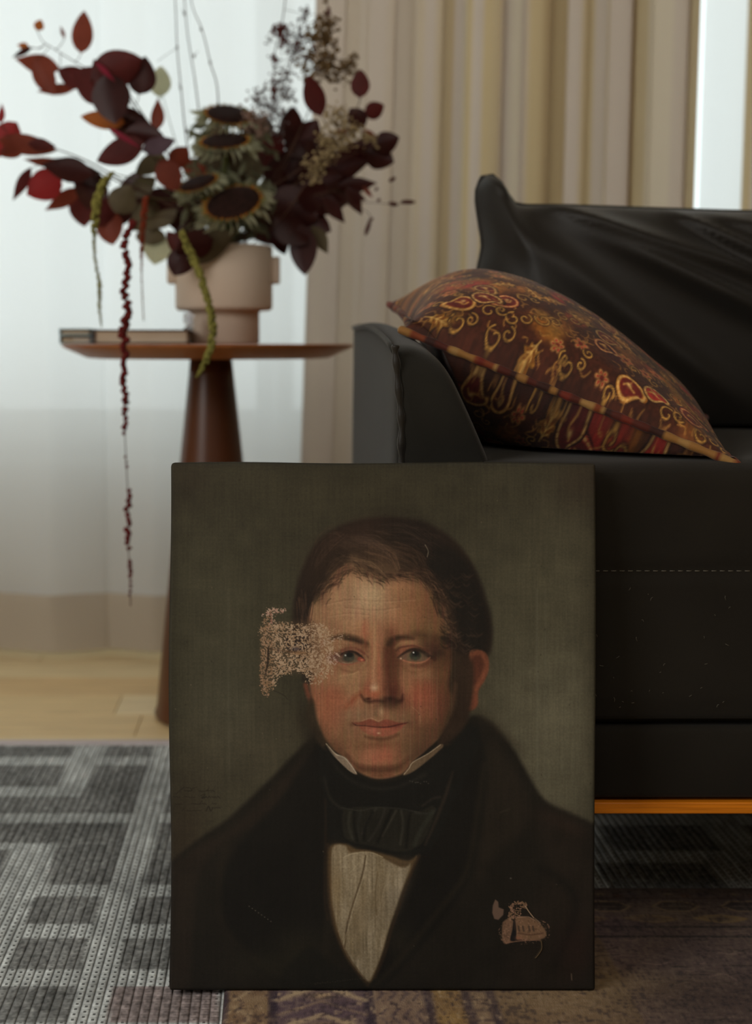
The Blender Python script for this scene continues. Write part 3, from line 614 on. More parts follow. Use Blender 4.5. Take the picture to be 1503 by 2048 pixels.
    p.blob(826, 1300, 30, 6, (98, 58, 42), .5); p.blob(830.5, 1311, 11.8, 9.8, (48, 48, 40), 1, 0, 4); p.blob(830, 1317, 8, 3.5, (74, 73, 58), .8)
    p.blob(831, 1306, 7.4, 6.4, (22, 22, 22), 1, 0, 3); p.blob(826.8, 1305.5, 1.7, 1.7, (222, 222, 215), 1, 0, 2)
    p.line([(795, 1316), (804, 1309), (816, 1302), (830, 1299), (846, 1304), (858, 1312), (868, 1318)], [2, 3.5, 5, 6.5, 7, 7, 8], (40, 26, 21), .95, 2.0)
    p.blob(852, 1310, 7, 5, (66, 58, 44), .7)
    p.line([(806, 1321), (820, 1325), (838, 1326), (852, 1322), (860, 1315)], 2.2, (176, 110, 82), .85, 1.4)
    p.blob(801.5, 1317.5, 1.8, 1.6, (210, 178, 150), .9); p.line([(822, 1331), (840, 1333), (856, 1326), (868, 1318)], [3, 4, 6, 8], (92, 54, 38), .75, 3.5)
    p.line([(796, 1327), (812, 1340), (832, 1346), (856, 1338), (872, 1328)], 3, (112, 76, 48), .5, 3.5)
    p.blob(872, 1306, 14, 10, (52, 33, 26), .95, -15); p.blob(792, 1312, 7, 10, (92, 54, 38), .6); p.blob(864, 1296, 22, 12, (70, 44, 32), .7, 15); p.blob(700, 1292, 26, 6, (120, 82, 58), .5)
    # forehead lines
    for q in ([(650, 1208), (700, 1199), (760, 1202), (830, 1198)], [(690, 1215), (750, 1220), (800, 1214)], [(655, 1232), (700, 1226), (740, 1230)]):
        p.line(q, 1.6, (122, 86, 62), .35, 1.5); p.line([(x, y + 3) for x, y in q], 1.8, (184, 146, 112), .35, 1.5)
    p.line([(738, 1262), (742, 1240), (741, 1180)], 4, (180, 142, 104), .4, 4); p.line([(731, 1290), (728, 1262), (730, 1240)], 2.5, (140, 76, 54), .45, 2.5)
    p.line([(790, 1285), (784, 1262)], 2.5, (120, 70, 48), .4, 3)
    # whiskers and side hair over the face
    p.poly([(905, 1290), (925, 1300), (946, 1330), (944, 1400), (930, 1450), (900, 1478), (875, 1490), (895, 1440), (905, 1400), (897, 1370), (903, 1330)], (46, 33, 24), 7, .95)
    p.line([(910, 1370), (905, 1410), (893, 1445)], [7, 9, 5], (84, 62, 42), .6, 5); p.poly([(618, 1398), (628, 1404), (634, 1440), (648, 1474), (664, 1496), (650, 1500), (630, 1478), (612, 1440)], (56, 44, 31), 5, .85)
    p.blob(606, 1440, 18, 36, (46, 40, 29), .7); p.blob(622, 1470, 16, 22, (34, 29, 22), .7)
    # hairline softening and locks
    r = p.rng
    def lock(x0, y0, x1, y1, bend, n, spread, col, a=.55, w=1.4):
        for _ in range(n):
            ox, oy = r.normal(0, spread, 2); k = bend + r.normal(0, spread * .4)
            mx, my = (x0 + x1) / 2, (y0 + y1) / 2; L = math.hypot(x1 - x0, y1 - y0) + 1e-6
            nx, ny = -(y1 - y0) / L, (x1 - x0) / L
            v = r.uniform(.75, 1.25)
            p.line([(x0 + ox, y0 + oy), (mx + nx * k + ox, my + ny * k + oy), (x1 + ox * .6, y1 + oy * .6)], [w, w, .4], tuple(c * v for c in col), a * r.uniform(.5, 1), .9)
    p.blob(752, 1110, 60, 26, (78, 58, 42), .55, 10); p.blob(772, 1135, 40, 16, (100, 74, 52), .5, 15)
    for q, wd in (([(636, 1196), (650, 1170), (676, 1146), (700, 1134)], 20), ([(700, 1134), (730, 1144), (760, 1158), (800, 1152), (830, 1154)], 18), ([(830, 1152), (866, 1178), (888, 1214), (900, 1262)], 24)):
        p.line(q, wd, (92, 66, 47), .5, 9)
    p.line([(706, 1118), (745, 1136), (790, 1146)], 16, (98, 74, 54), .5, 8); p.line([(690, 1085), (740, 1082), (790, 1108)], 16, (70, 53, 42), .6, 9)
    lock(700, 1122, 770, 1156, -10, 26, 7, (104, 80, 58)); lock(740, 1098, 800, 1150, -16, 26, 8, (92, 68, 50)); lock(690, 1118, 650, 1160, 6, 30, 6, (54, 40, 29))
    lock(655, 1150, 625, 1205, 5, 30, 6, (44, 33, 25)); lock(790, 1100, 850, 1160, -18, 26, 9, (70, 50, 36)); lock(720, 1080, 780, 1110, -10, 22, 8, (74, 56, 46), .45)
    lock(680, 1070, 630, 1130, 10, 30, 9, (58, 42, 32), .5); lock(820, 1130, 870, 1190, -12, 28, 7, (48, 34, 25)); lock(860, 1150, 890, 1215, -10, 22, 6, (40, 29, 22))
    lock(770, 1065, 860, 1090, -14, 22, 9, (50, 38, 31), .45); lock(900, 1160, 880, 1230, 12, 20, 6, (36, 27, 21)); lock(616, 1200, 604, 1290, 4, 24, 6, (38, 29, 24))
    # curls on the picture-right temple
    for cx, cy in ((885, 1196), (893, 1228), (905, 1245), (896, 1262), (912, 1282), (878, 1180)):
        p.line([(cx - 16, cy - 8), (cx - 6, cy + 6), (cx + 8, cy + 6), (cx + 12, cy - 6)], [1, 4, 4, 1], (38, 27, 21), .8, 1.8)
        p.line([(cx - 10, cy - 8), (cx, cy + 2), (cx + 8, cy - 2)], 1.4, (112, 80, 52), .5, 1)
    p.poly([(880, 1275), (900, 1272), (930, 1290), (935, 1310), (915, 1305), (895, 1290)], (34, 25, 20), 4, .85)
    p.line([(850, 1090), (856, 1102), (854, 1114)], 1.6, (150, 140, 118), .7, .8)
    # collar wings
    p.poly([(652, 1488), (671, 1507), (690, 1515), (703, 1530), (714, 1549), (700, 1544), (678, 1524), (660, 1505)], (150, 132, 112), 1.6, .9)
    p.line([(652, 1488), (668, 1506), (678, 1512)], 1.4, (190, 176, 150), .8, .8); p.line([(671, 1510), (688, 1516), (702, 1532), (712, 1547)], 1.2, (196, 184, 164), .8, .8)
    p.poly([(881, 1489), (884, 1497), (850, 1526), (824, 1545), (806, 1551), (818, 1536), (825, 1526), (855, 1508)], (104, 84, 62), 2, .9)
    p.line([(881, 1490), (856, 1508), (826, 1525), (818, 1537), (808, 1549)], 1.3, (190, 172, 146), .85, .8)
    p.line([(652, 1495), (676, 1530), (706, 1554), (745, 1570), (790, 1568), (830, 1552), (884, 1502)], 6, (20, 19, 17), .9, 3)
    for _ in range(420):        # loose strands along the hairline and temple
        q = r.choice(6); L_ = (((636, 1196), (700, 1130)), ((700, 1130), (765, 1158)), ((765, 1150), (835, 1146)), ((835, 1140), (885, 1200)), ((870, 1180), (905, 1280)), ((600, 1180), (618, 1290)))[q]
        t_ = r.rand(); x = L_[0][0] + (L_[1][0] - L_[0][0]) * t_ + r.normal(0, 7); y = L_[0][1] + (L_[1][1] - L_[0][1]) * t_ + r.normal(0, 6)
        dx_ = (-10, 10, 14, 12, 10, 2)[q] * r.uniform(.5, 1.6); dy_ = (12, 8, 6, 12, 16, 22)[q] * r.uniform(.4, 1.5); v = r.uniform(.5, 1.7)
        p.line([(x, y), (x + dx_ * .6, y + dy_ * .3), (x + dx_, y + dy_)], [1.6, 2.2, .4], (58 * v, 41 * v, 30 * v), .5, 1.1)
    for _ in range(90):
        x, y = r.uniform(885, 960), r.uniform(1150, 1310); v = r.uniform(.6, 1.9); s_ = r.uniform(5, 13)
        p.line([(x - s_, y - s_ * .5), (x, y + s_ * .35), (x + s_, y - s_ * .2)], [.5, 3, .5], (38 * v, 28 * v, 21 * v), .5, 1.6)
    for _ in range(120):
        x, y = r.uniform(640, 860), r.uniform(1050, 1125); v = r.uniform(.7, 1.5); s_ = r.uniform(8, 22)
        p.line([(x, y), (x + s_, y + s_ * .1), (x + s_ * 1.9, y + s_ * .7)], [.4, 2.2, .4], (54 * v, 40 * v, 31 * v), .35, 1.5)
    lum = p.C.mean(-1, keepdims=True); k_ = np.clip((lum - 30) / 80, 0, 1) * fm[..., None]
    p.C = p.C + k_ * (p.C - np.array((128, 90, 64.))) * .10
    # ------------------------------------------------ canvas grain, streaks, craquelure
    bright = p.C.mean(-1) / 110.0
    g = (p.noise(2.6, 60, 21) - .5) * .55 + (p.noise(40, 2.6, 22) - .5) * .25 + (p.noise(2.5, 2.5, 23) - .5) * .7 + (p.noise(30, 30, 24) - .5) * .7 + (p.noise(110, 90, 25) - .5) * .7
    p.C = p.C * (1 + .16 * g)[..., None] + (g * 1.2)[..., None]
    reds = (p.noise(3, 30, 31) - .5) * fm
    p.C[..., 0] += reds * 7; p.C[..., 1] -= reds * 6
    st = np.clip(p.noise(2.4, 160, 41) - .72, 0, 1) * 3 * fm
    p.C += (st * 15)[..., None]
    for x, a in ((1073, .3), (456, .18), (1090, .14)):
        p.line([(x, 1180), (x + 2, 1560)], 3, (104, 104, 90), a, 2.5, False)
    p.line([(700, 1010), (1000, 1000)], 3, (62, 57, 42), .25, 3)
    for _ in range(110):
        x, y = r.uniform(345, 1185), r.uniform(935, 1975); q = r.rand()
        p.blob(x, y, r.uniform(.7, 1.5), r.uniform(.7, 1.5), (120, 112, 92) if q > .72 else (22, 18, 14), .6 if q > .72 else .55)
    for q in range(8): p.blob(498 + q * 6.2, 1813 + q * 4.3, 1.2, 1.0, (120, 115, 100), .8)
    for q in range(9): p.blob(820 + q * 4.5 + r.uniform(-2, 2), 1565 + r.uniform(-3, 3), 1.1, 1.1, (100, 96, 84), .7)
    for q in range(20): p.blob(630 + q * 5.0, 1967 - q * .5 + r.uniform(-1, 1), 1.3, .9, (66, 62, 48), .6)
    p.line([(1142, 1948), (1143, 1960)], 2, (110, 92, 76), .8, 1); p.blob(1021, 1757, 1.8, 1.8, (110, 106, 96), .8)
    # the four faint handwritten lines at lower left
    def scrawl(x0, x1, y, amp, gaps=()):
        pts = []; x = x0
        while x < x1:
            if any(a < x < b for a, b in gaps):
                if len(pts) > 1: p.line(pts, 1.2, (24, 21, 15), .62, .8)
                pts = []
            else: pts.append((x, y + r.uniform(-amp, amp) * (1 if len(pts) % 2 else -.4)))
            x += r.uniform(1.3, 2.3)
        if len(pts) > 1: p.line(pts, 1.2, (24, 21, 15), .62, .8)
    p.line([(351, 1588), (361, 1580), (368, 1574)], 1.4, (24, 21, 15), .65, .9); p.line([(372, 1575), (380, 1576), (383, 1581), (376, 1583)], 1.2, (24, 21, 15), .6, .9); p.line([(384, 1577), (394, 1574)], 1.2, (24, 21, 15), .6, .8)
    scrawl(368, 384, 1581.5, 1.6); scrawl(398, 429, 1582, 2.0); p.line([(413, 1582), (417, 1577)], 1, (24, 21, 15), .6, .8)
    scrawl(346, 390, 1594, 2.0, ((360, 367),)); scrawl(402, 442, 1594, 3.0); p.line([(402, 1591), (410, 1589), (404, 1597), (412, 1594)], 1.3, (24, 21, 15), .7, .9)
    scrawl(350, 413, 1608, 1.8, ((364, 380),)); p.line([(399, 1608), (404, 1602)], 1.2, (24, 21, 15), .6, .8); scrawl(425, 433, 1607, 1.4)
    p.line([(363, 1622), (368, 1617)], 1.2, (24, 21, 15), .6, .8); scrawl(373, 403, 1621.5, 1.2); p.line([(412, 1622), (417, 1613), (421, 1622), (425, 1616)], 1.8, (22, 20, 15), .7, 1); scrawl(427, 442, 1616, 1.6)
    # ------------------------------------------------ worn patch over the temple (picture left)
    s1 = p.noise(1.9, 1.9, 51) * .62 + p.noise(3.0, 2.4, 52) * .38; s2 = p.noise(9, 9, 53)
    def worn(P, dens, cols, soft=6, a=1.0):
        m = p.poly(P, None, soft)
        k = s1 + (s2 - .5) * .25
        h = np.clip((k + (m - 1) * .4 - (1 - dens)) * 9, 0, 1) * (m > .02)
        c = np.where((p.noise(3, 3, 54) > .5)[..., None], np.array(cols[0], float), np.array(cols[1], float))
        p.C = p.C * (1 - a * h[..., None]) + c * a * h[..., None]
    T = ((174, 148, 122), (150, 122, 94))
    p.poly([(530, 1250), (625, 1246), (640, 1290), (635, 1350), (560, 1345), (540, 1372), (524, 1376), (522, 1300)], (92, 72, 54), 8, .45)
    p.poly([(572, 1272), (606, 1268), (618, 1292), (600, 1304), (575, 1298)], (34, 26, 26), 7, .75)
    p.poly([(606, 1340), (626, 1346), (622, 1366), (604, 1362)], (36, 28, 24), 5, .6)
    worn([(520, 1248), (560, 1244), (600, 1248), (640, 1246), (660, 1260), (668, 1290), (664, 1330), (648, 1364), (622, 1370), (606, 1348), (578, 1346), (556, 1362), (548, 1376), (522, 1380), (524, 1320)], .60, T, 7)
    worn([(524, 1248), (542, 1246), (544, 1376), (520, 1380)], .56, ((156, 124, 98), (134, 104, 76)), 4)
    worn([(640, 1250), (690, 1262), (690, 1290), (676, 1320), (670, 1350), (640, 1368), (636, 1300)], .46, ((184, 152, 118), (170, 136, 104)), 14, .6)
    worn([(640, 1284), (665, 1272), (690, 1270), (688, 1278), (660, 1286), (645, 1296)], .5, ((176, 150, 132), (176, 150, 132)), 4, .8)
    worn([(528, 1220), (546, 1216), (572, 1218), (566, 1226), (548, 1232), (546, 1248), (538, 1248), (540, 1232), (522, 1234)], .60, ((168, 128, 112), (176, 150, 130)), 3)
    p.line([(541, 1224), (542, 1244)], 3, (130, 80, 60), .6, 2)
    p.line([(536, 1296), (536, 1312), (534, 1332), (530, 1350)], [3, 4, 3, 2], (30, 22, 17), .85, 1.4)
    p.line([(538, 1298), (560, 1301), (585, 1304), (612, 1307)], 2, (74, 48, 32), .7, 1.6); p.blob(596, 1306, 18, 4, (146, 108, 72), .7); p.blob(592, 1298, 8, 4, (40, 34, 50), .7)
    p.line([(556, 1296), (556, 1304)], 2.4, (34, 26, 24), .7, 1.2); p.blob(668, 1316, 12, 8, (84, 46, 46), .55); worn([(655, 1304), (676, 1304), (680, 1326), (664, 1330), (652, 1318)], .52, ((188, 158, 142), (176, 150, 132)), 4, .85)
    p.line([(548, 1382), (566, 1390), (574, 1398)], 1.4, (28, 26, 20), .6, 1)
    # ------------------------------------------------ hole with bared threads (lower right)
    B = ((140, 104, 82), (116, 88, 64))
    p.poly([(985, 1812), (990, 1799), (996, 1804), (997, 1815), (1007, 1819), (1006, 1830), (996, 1840), (988, 1838), (984, 1826)], (110, 86, 72), 1.4, .9, False)
    m = p.poly([(1004, 1850), (1008, 1842), (1018, 1838), (1030, 1848), (1024, 1880), (1012, 1888), (1004, 1880)], (122, 90, 68), 2, .9)
    p.poly([(1031, 1836), (1050, 1834), (1070, 1840), (1084, 1852), (1092, 1866), (1088, 1876), (1070, 1880), (1040, 1880), (1031, 1874)], (124, 92, 66), 2, .92)
    worn([(1018, 1810), (1040, 1802), (1052, 1806), (1052, 1818), (1042, 1816), (1042, 1834), (1024, 1840), (1012, 1852), (1016, 1826)], .60, B, 3)
    worn([(1004, 1846), (1092, 1842), (1092, 1882), (1004, 1888)], .42, ((84, 62, 46), (150, 112, 90)), 3, .6)
    p.poly([(1027, 1840), (1031, 1850), (1031, 1878), (1020, 1880), (1024, 1860)], (18, 18, 20), 1.4, .95)
    p.line([(1028, 1812), (1029, 1860)], 1.5, (66, 44, 34), .8, 1)
    p.line([(1050, 1812), (1058, 1824), (1067, 1835), (1080, 1846)], 1.6, (150, 122, 100), .85, .8); p.line([(1036, 1835), (1056, 1834), (1068, 1840)], 1.6, (160, 128, 104), .8, .8)
    for x in (1036, 1045, 1057, 1065): p.line([(x, 1853), (x + 2, 1862)], 3, (52, 40, 34), .75, 1.2)
    p.line([(1036, 1866), (1060, 1870), (1086, 1866)], 2, (72, 46, 34), .7, 1.2); p.line([(1012, 1886), (1040, 1882), (1080, 1880)], 1.8, (146, 104, 80), .8, 1)
    p.line([(1081, 1882), (1082, 1896), (1076, 1906), (1069, 1916)], 1.2, (96, 80, 58), .7, .8); p.blob(1036, 1876, 7, 4, (150, 92, 70), .6)
    # darkened rim of the canvas
    e = np.minimum(np.minimum(p.X - 339, 1191 - p.X), np.minimum(p.Y - 925, 1982 - p.Y))
    p.C *= (1 - .35 * np.exp(-np.maximum(e, 0) / 5.0))[..., None]
    g_ = p.C.mean(-1, keepdims=True); p.C = g_ + (p.C - g_) * .90
    return np.clip(p.C * .82 + 2.5, 0, 255)
# ================================================================ the old portrait on canvas, leaning on the sofa
K_PAINT = 0.50
def build_portrait():
    W_, H_ = 740, 918
    C = paint_portrait(W_, H_)
    col = np.clip(to_lin(C) / K_PAINT, 0, .9)
    b0 = G(339, 1982, .0112); b1 = G(1191, 1982, .0112)
    up = Vector((0, math.sin(TH), math.cos(TH))); nrm = Vector((0, -math.cos(TH), math.sin(TH)))
    t_ = b0.y / ray(560, 1982)[1]; hgt = 1057 / F_PX * t_; wid = b1.x - b0.x; th = .019
    t = empty('portrait_painting', ((b0.x + b1.x) / 2, b0.y, .0112), 'unframed old canvas portrait of a man in a black coat, leaning on the sofa', 'painting')
    r0 = .0028
    s = np.linspace(0, 1, W_); v = np.linspace(0, 1, H_); S, V = np.meshgrid(s, v)          # v = 0 at the top like the photograph
    dx = np.minimum(S, 1 - S) * wid; dz = np.minimum(V, 1 - V) * hgt
    # slightly uneven tacked edges and soft rounded turn of the cloth
    edge = np.minimum(dx, dz); rnd = np.where(edge < r0, r0 - np.sqrt(np.maximum(r0 ** 2 - (r0 - edge) ** 2, 0)), 0)
    wob = .0011 * np.sin(V * 9 + 1) * (S < .5) * np.exp(-S * 40) + .0007 * np.sin(V * 6) * np.exp(-(1 - S) * 40)
    sag = .0016 * np.sin(np.pi * S) * np.sin(np.pi * V)
    dep = rnd + sag
    ox = b0.x + S * wid + wob; a = (1 - V) * hgt + .0006 * np.sin(S * 11) * np.exp(-V * 60)
    cr = .004; cxn = np.minimum(dx, cr); czn = np.minimum(dz, cr); q = np.hypot(cr - cxn, cr - czn); k = np.where((dx < cr) & (dz < cr) & (q > cr), cr / np.maximum(q, 1e-9), 1)
    sx = np.where(S < .5, 1, -1); sz = np.where(V < .5, -1, 1)
    ox = ox + sx * (cr - cxn) * (1 - k) * ((dx < cr) & (dz < cr)); a = a + sz * (cr - czn) * (1 - k) * ((dx < cr) & (dz < cr))
    A = np.zeros((H_, W_, 3)); A[..., 0] = ox; A[..., 1] = b0.y + a * up.y - dep * nrm.y; A[..., 2] = b0.z + a * up.z - dep * nrm.z
    m = paint_mat('oil_paint_on_canvas', .62, .22, bump=(1400, .22, (1, 1, 1)))
    grid_mesh('painted_canvas', A, m, t, colors=col)
    # turned-over sides: canvas strips running back over the stretcher
    def pt(x, z, d): return (x, b0.y + z * up.y - d * nrm.y, b0.z + z * up.z - d * nrm.z)
    x0, x1 = b0.x, b0.x + wid
    loop = []
    n = 40
    bd = [(0, i) for i in range(0, W_, 12)] + [(i, W_ - 1) for i in range(0, H_, 12)] + [(H_ - 1, i) for i in range(W_ - 1, -1, -12)] + [(i, 0) for i in range(H_ - 1, -1, -12)]
    R = []
    for d in (0, .004, .010, .015, th):
        row = []
        for i, j in bd:
            q = Vector(A[i, j]); q = q - nrm * d
            row.append(tuple(q))
        R.append(row)
    grid_mesh('canvas_edge', np.array(R), mat('bare_dark_canvas_edge', lin((58, 50, 38)), .85, .1, noise=(90, .3), bump=(600, .3)), t, wrap=True)
    wood = mat('old_pine_stretcher', lin((150, 112, 70)), .7, .2, noise=(20, .2, (1, 1, 8)))
    def bar(xa, xb, za, zb):
        b = MB(); b.box(xa, xb, .006, .0185, za, zb, .001); b.v = [pt(v[0], v[2], v[1]) for v in b.v]; b.build('stretcher_bar', wood, t, smooth=False)
    w = .032; e = .0025
    bar(x0 + e, x0 + w, e, hgt - e); bar(x1 - w, x1 - e, e, hgt - e); bar(x0 + w + .0002, x1 - w - .0002, e, w); bar(x0 + w + .0002, x1 - w - .0002, hgt - w, hgt - e)
    # frayed thread hanging from the tear
    q = [(1050, 1812), (1058, 1824), (1067, 1835)]
    def on(x, y, d=-.0006): return pt(b0.x + (x - 339) / 852 * wid, (1982 - y) / 1057 * hgt, d)
    b = MB(); b.tube(sm([on(x, y) for x, y in ((1050, 1812), (1057, 1823), (1067, 1836))]), .0005, 5); b.build('loose_thread', mat('pale_thread', lin((170, 146, 122)), .8, .1), t)
    b = MB(); b.tube(sm([on(x, y) for x, y in ((1082, 1882), (1083, 1896), (1078, 1906), (1070, 1916))]), .0003, 5); b.build('loose_thread', mat('brown_thread', lin((110, 92, 66)), .8, .1), t)
    return Vector(pt((x0 + x1) / 2, hgt, th)), hgt
PT_TOP, PT_H = build_portrait()
# ================================================================ sofa
YF = PT_TOP.y + .0025                      # front of the seat, where the painting's top edge leans
vel = dict(rough=.75, spec=.18, sheen=.25)
M['arm'] = mat('slate_grey_velvet_arm', lin((36, 35, 31)), .8, .12, sheen=.16, noise=(14, .18), bump=(500, .12))
M['velvet'] = mat('black_grey_velvet', lin((36, 33, 28)), .85, .12, sheen=.10, noise=(9, .15), bump=(500, .12))
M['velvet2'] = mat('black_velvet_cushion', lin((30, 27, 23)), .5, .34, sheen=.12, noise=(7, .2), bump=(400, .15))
M['rail'] = mat('orange_teak_rail', lin((232, 132, 22)), .4, .4, noise=(5, .35, (1.5, 1, 60)), bump=(20, .1, (1, 1, 30)))
XR = 2.05
sofa = empty('sofa', (1.0, YF + .3, 0), 'charcoal velvet sofa on a teak base rail, left arm beside the round table', 'sofa')
# left arm: a padded block whose section swells downward, piped along the front edge
YA = YF + .018; YB = PX(790, YA) / ((705 - CX) / F_PX) * math.cos(TH)
ARM = []
def arm(x_out, mirror=1):
    prof_px = [(790, 700), (794, 692), (806, 688), (832, 690), (862, 702), (888, 724), (910, 757), (930, 798), (950, 842), (968, 884), (984, 924), (996, 964), (1004, 1010), (1008, 1080)]
    prof = [(P(x, y, YA).x, P(x, y, YA).z) for x, y in prof_px]; xo = prof[0][0]
    prof = [(xo + .0015, .15), (xo, .25), (xo - .001, .40), (xo, .50)] + prof + [(prof[-1][0], .25), (prof[-1][0], .15)]
    prof = spline(prof, False, 4)
    n = len(prof); cx = sum(q[0] for q in prof) / n; rows = []
    def sec(Y, dz, inset, puff=0):
        row = []
        for x, z in prof:
            k = max(0, min(1, (z - .3) / .25)); zz = z + dz * k
            x2 = x + (cx - x) * inset; z2 = zz - (zz - .36) * inset
            row.append((x_out + (x2 - xo) * mirror, Y, z2))
        return row
    top = lambda f: .026 * f + .010 * math.sin(math.pi * min(1, f * 1.1)) * (1 if f < .92 else .6)
    for ins, yy in ((.999, -.004), (.8, -.0045), (.5, -.004), (.25, -.003), (.14, -.0015), (.095, .0005), (.06, .004), (.028, .011), (.008, .022)): rows.append(sec(YA + yy + .002, 0, ins))
    for i in range(14):
        f = i / 13.0; rows.append(sec(YA + .036 + (YB - YA - .03) * f, top(f), 0.0))
    for ins in (.05, .2, .5, .999): rows.append(sec(YB + .01 + .004 * ins, top(1), ins))
    A = np.array(rows); ARM.append(A); a = grid_mesh('armrest', A, M['arm'], sofa, flip=(mirror > 0))
    b = MB(); q_ = sm([(x_out + (P(x, y, YA).x - xo) * mirror, YA + .0005, P(x, y, YA).z) for x, y in ((791, 690), (790, 705), (793, 735), (796, 775), (800, 815), (803, 850), (802, 890), (803, 940), (802, 1100))], 5); b.tube(q_, [.0030 + .0007 * math.sin(i * .9) for i in range(len(q_))], 8); b.build('arm_piping', M['velvet2'], sofa)
    i_tl = min(range(n), key=lambda i: abs(prof[i][0] - xo) + abs(prof[i][1] - HZ(696, YA)))
    pts = []
    for i in range(14):
        f = i / 13.0; q = sec(YA + .003 + (YB - YA) * f, top(f), .02 * max(0, 1 - f * 20))[i_tl]; pts.append((q[0] - .0006 * mirror, q[1], q[2] + .001))
    b = MB(); b.tube(pts, .0026, 8); b.build('arm_piping', M['arm'], sofa)
    return prof[-1][0]
xin = arm(PX(790, YA)); XA = PX(790, YA)
arm(XR, -1); aw = xin - XA
# seat cushion block
def puffy(x0, x1, y0, y1, z0, z1, nx, ny, nz, f):
    """closed rounded block as six grids welded into one mesh; f(x,y,z,u,v,w) moves a point"""
    bm = bmesh.new(); bmesh.ops.create_cube(bm, size=1)
    bm.free(); V = {}; Vs = []; Fs = []
    def vid(i, j, k):
        if (i, j, k) not in V:
            V[(i, j, k)] = len(Vs); u, v, w = i / nx, j / ny, k / nz
            Vs.append(f(x0 + (x1 - x0) * u, y0 + (y1 - y0) * v, z0 + (z1 - z0) * w, u, v, w))
        return V[(i, j, k)]
    for i in range(nx):
        for j in range(ny): Fs.append([vid(i, j, 0), vid(i, j + 1, 0), vid(i + 1, j + 1, 0), vid(i + 1, j, 0)]); Fs.append([vid(i, j, nz), vid(i + 1, j, nz), vid(i + 1, j + 1, nz), vid(i, j + 1, nz)])
    for i in range(nx):
        for k in range(nz): Fs.append([vid(i, 0, k), vid(i + 1, 0, k), vid(i + 1, 0, k + 1), vid(i, 0, k + 1)]); Fs.append([vid(i, ny, k), vid(i, ny, k + 1), vid(i + 1, ny, k + 1), vid(i + 1, ny, k)])
    for j in range(ny):
        for k in range(nz): Fs.append([vid(0, j, k), vid(0, j, k + 1), vid(0, j + 1, k + 1), vid(0, j + 1, k)]); Fs.append([vid(nx, j, k), vid(nx, j + 1, k), vid(nx, j + 1, k + 1), vid(nx, j, k + 1)])
    return Vs, Fs
z_top, z_st, z_sb = HZ(929, YF), HZ(1143, YF), HZ(1440, YF)
def seat_f(x, y, z, u, v, w):
    rr = .018
    # rounded upper front edge
    dy = y - YF; dzt = z_top - z
    if dy < rr and dzt < rr:
        a, c = rr - dy, rr - dzt; m = max(a, c)
        if m > 0:
            h = math.hypot(a, c); s_ = m / h if h > 0 else 1; y = YF + rr - a * s_; z = z_top - rr + c * s_
    if dy < .05:
        y += .004 * math.exp(-((z - z_st) / .006) ** 2) * (1 - dy / .05); y += .005 * max(0, 1 - (z - z_sb) / .02) * (1 - dy / .05) if z < z_sb + .02 else 0
    z += .006 * math.sin(math.pi * v) * w + .0015 * math.sin(x * 17) * w
    return (x, y, z)
xs0, xs1 = xin - .02, XR - aw + .02
Vs, Fs = puffy(xs0, xs1, YF, YB - .14, z_sb, z_top, 60, 26, 44, seat_f); mesh_obj('seat_cushion', Vs, Fs, M['velvet'], sofa)
st = MB(); x = xs0 + .06; mst = mat('pale_seam_thread', lin((132, 128, 116)), .7, .2)
while x < 1.2:
    st.tube([(x, YF + .0036, z_st), (x + .0022, YF + .0030, z_st), (x + .0042, YF + .0036, z_st)], .00030, 5); x += .0072
tag(st.build('seam_stitching', mst, sofa), 'fine pale stitches along the seat front', kind='stuff')
z_b0, z_b1 = HZ(1603, YF), HZ(1466, YF)
b = MB(); b.box(XA + .004, XR - .004, YF + .006, YB - .02, z_b0, z_b1 + .004, .006); b.build('base_panel', M['velvet'], sofa)
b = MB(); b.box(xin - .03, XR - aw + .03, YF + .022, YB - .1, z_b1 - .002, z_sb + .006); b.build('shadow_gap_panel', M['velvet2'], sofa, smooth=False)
b = MB(); b.box(XA + .006, XR - .006, YF + .004, YF + .05, HZ(1628, YF + .004), HZ(1605, YF + .004), .0012); b.build('base_rail', M['rail'], sofa, smooth=False)
zr = HZ(1628, YF + .004)
for xx in (XA + .07, XR - .07):
    for yy in (YF + .05, YB - .08):
        b = MB(); b.lathe([(0, .0063), (.014, .0063), (.0145, .010), (.020, zr + .012), (0, zr + .012)], (xx, yy), 20); b.build('foot', M['rail'], sofa)
b = MB(); b.box(xin - .03, XR - aw + .03, YB - .16, YB - .03, z_b1, .53, .02); b.build('back_frame', M['velvet'], sofa)
# faint lint on the seat front
r = random.Random(4); lt = MB()
for _ in range(30):
    x, z = r.uniform(PX(1195, YF), PX(1500, YF)), r.uniform(HZ(1430, YF), HZ(1180, YF)); a = r.uniform(0, 6.28); l = r.uniform(.001, .0042)
    lt.tube([(x, YF - .0003, z), (x + l * .5 * math.cos(a) , YF - .0005, z + l * .5 * math.sin(a) + .0004), (x + l * math.cos(a + .3), YF - .0003, z + l * math.sin(a + .3))], .00016, 4)
tag(lt.build('lint', mst, sofa), 'tiny specks of pale lint on the seat front', kind='stuff')

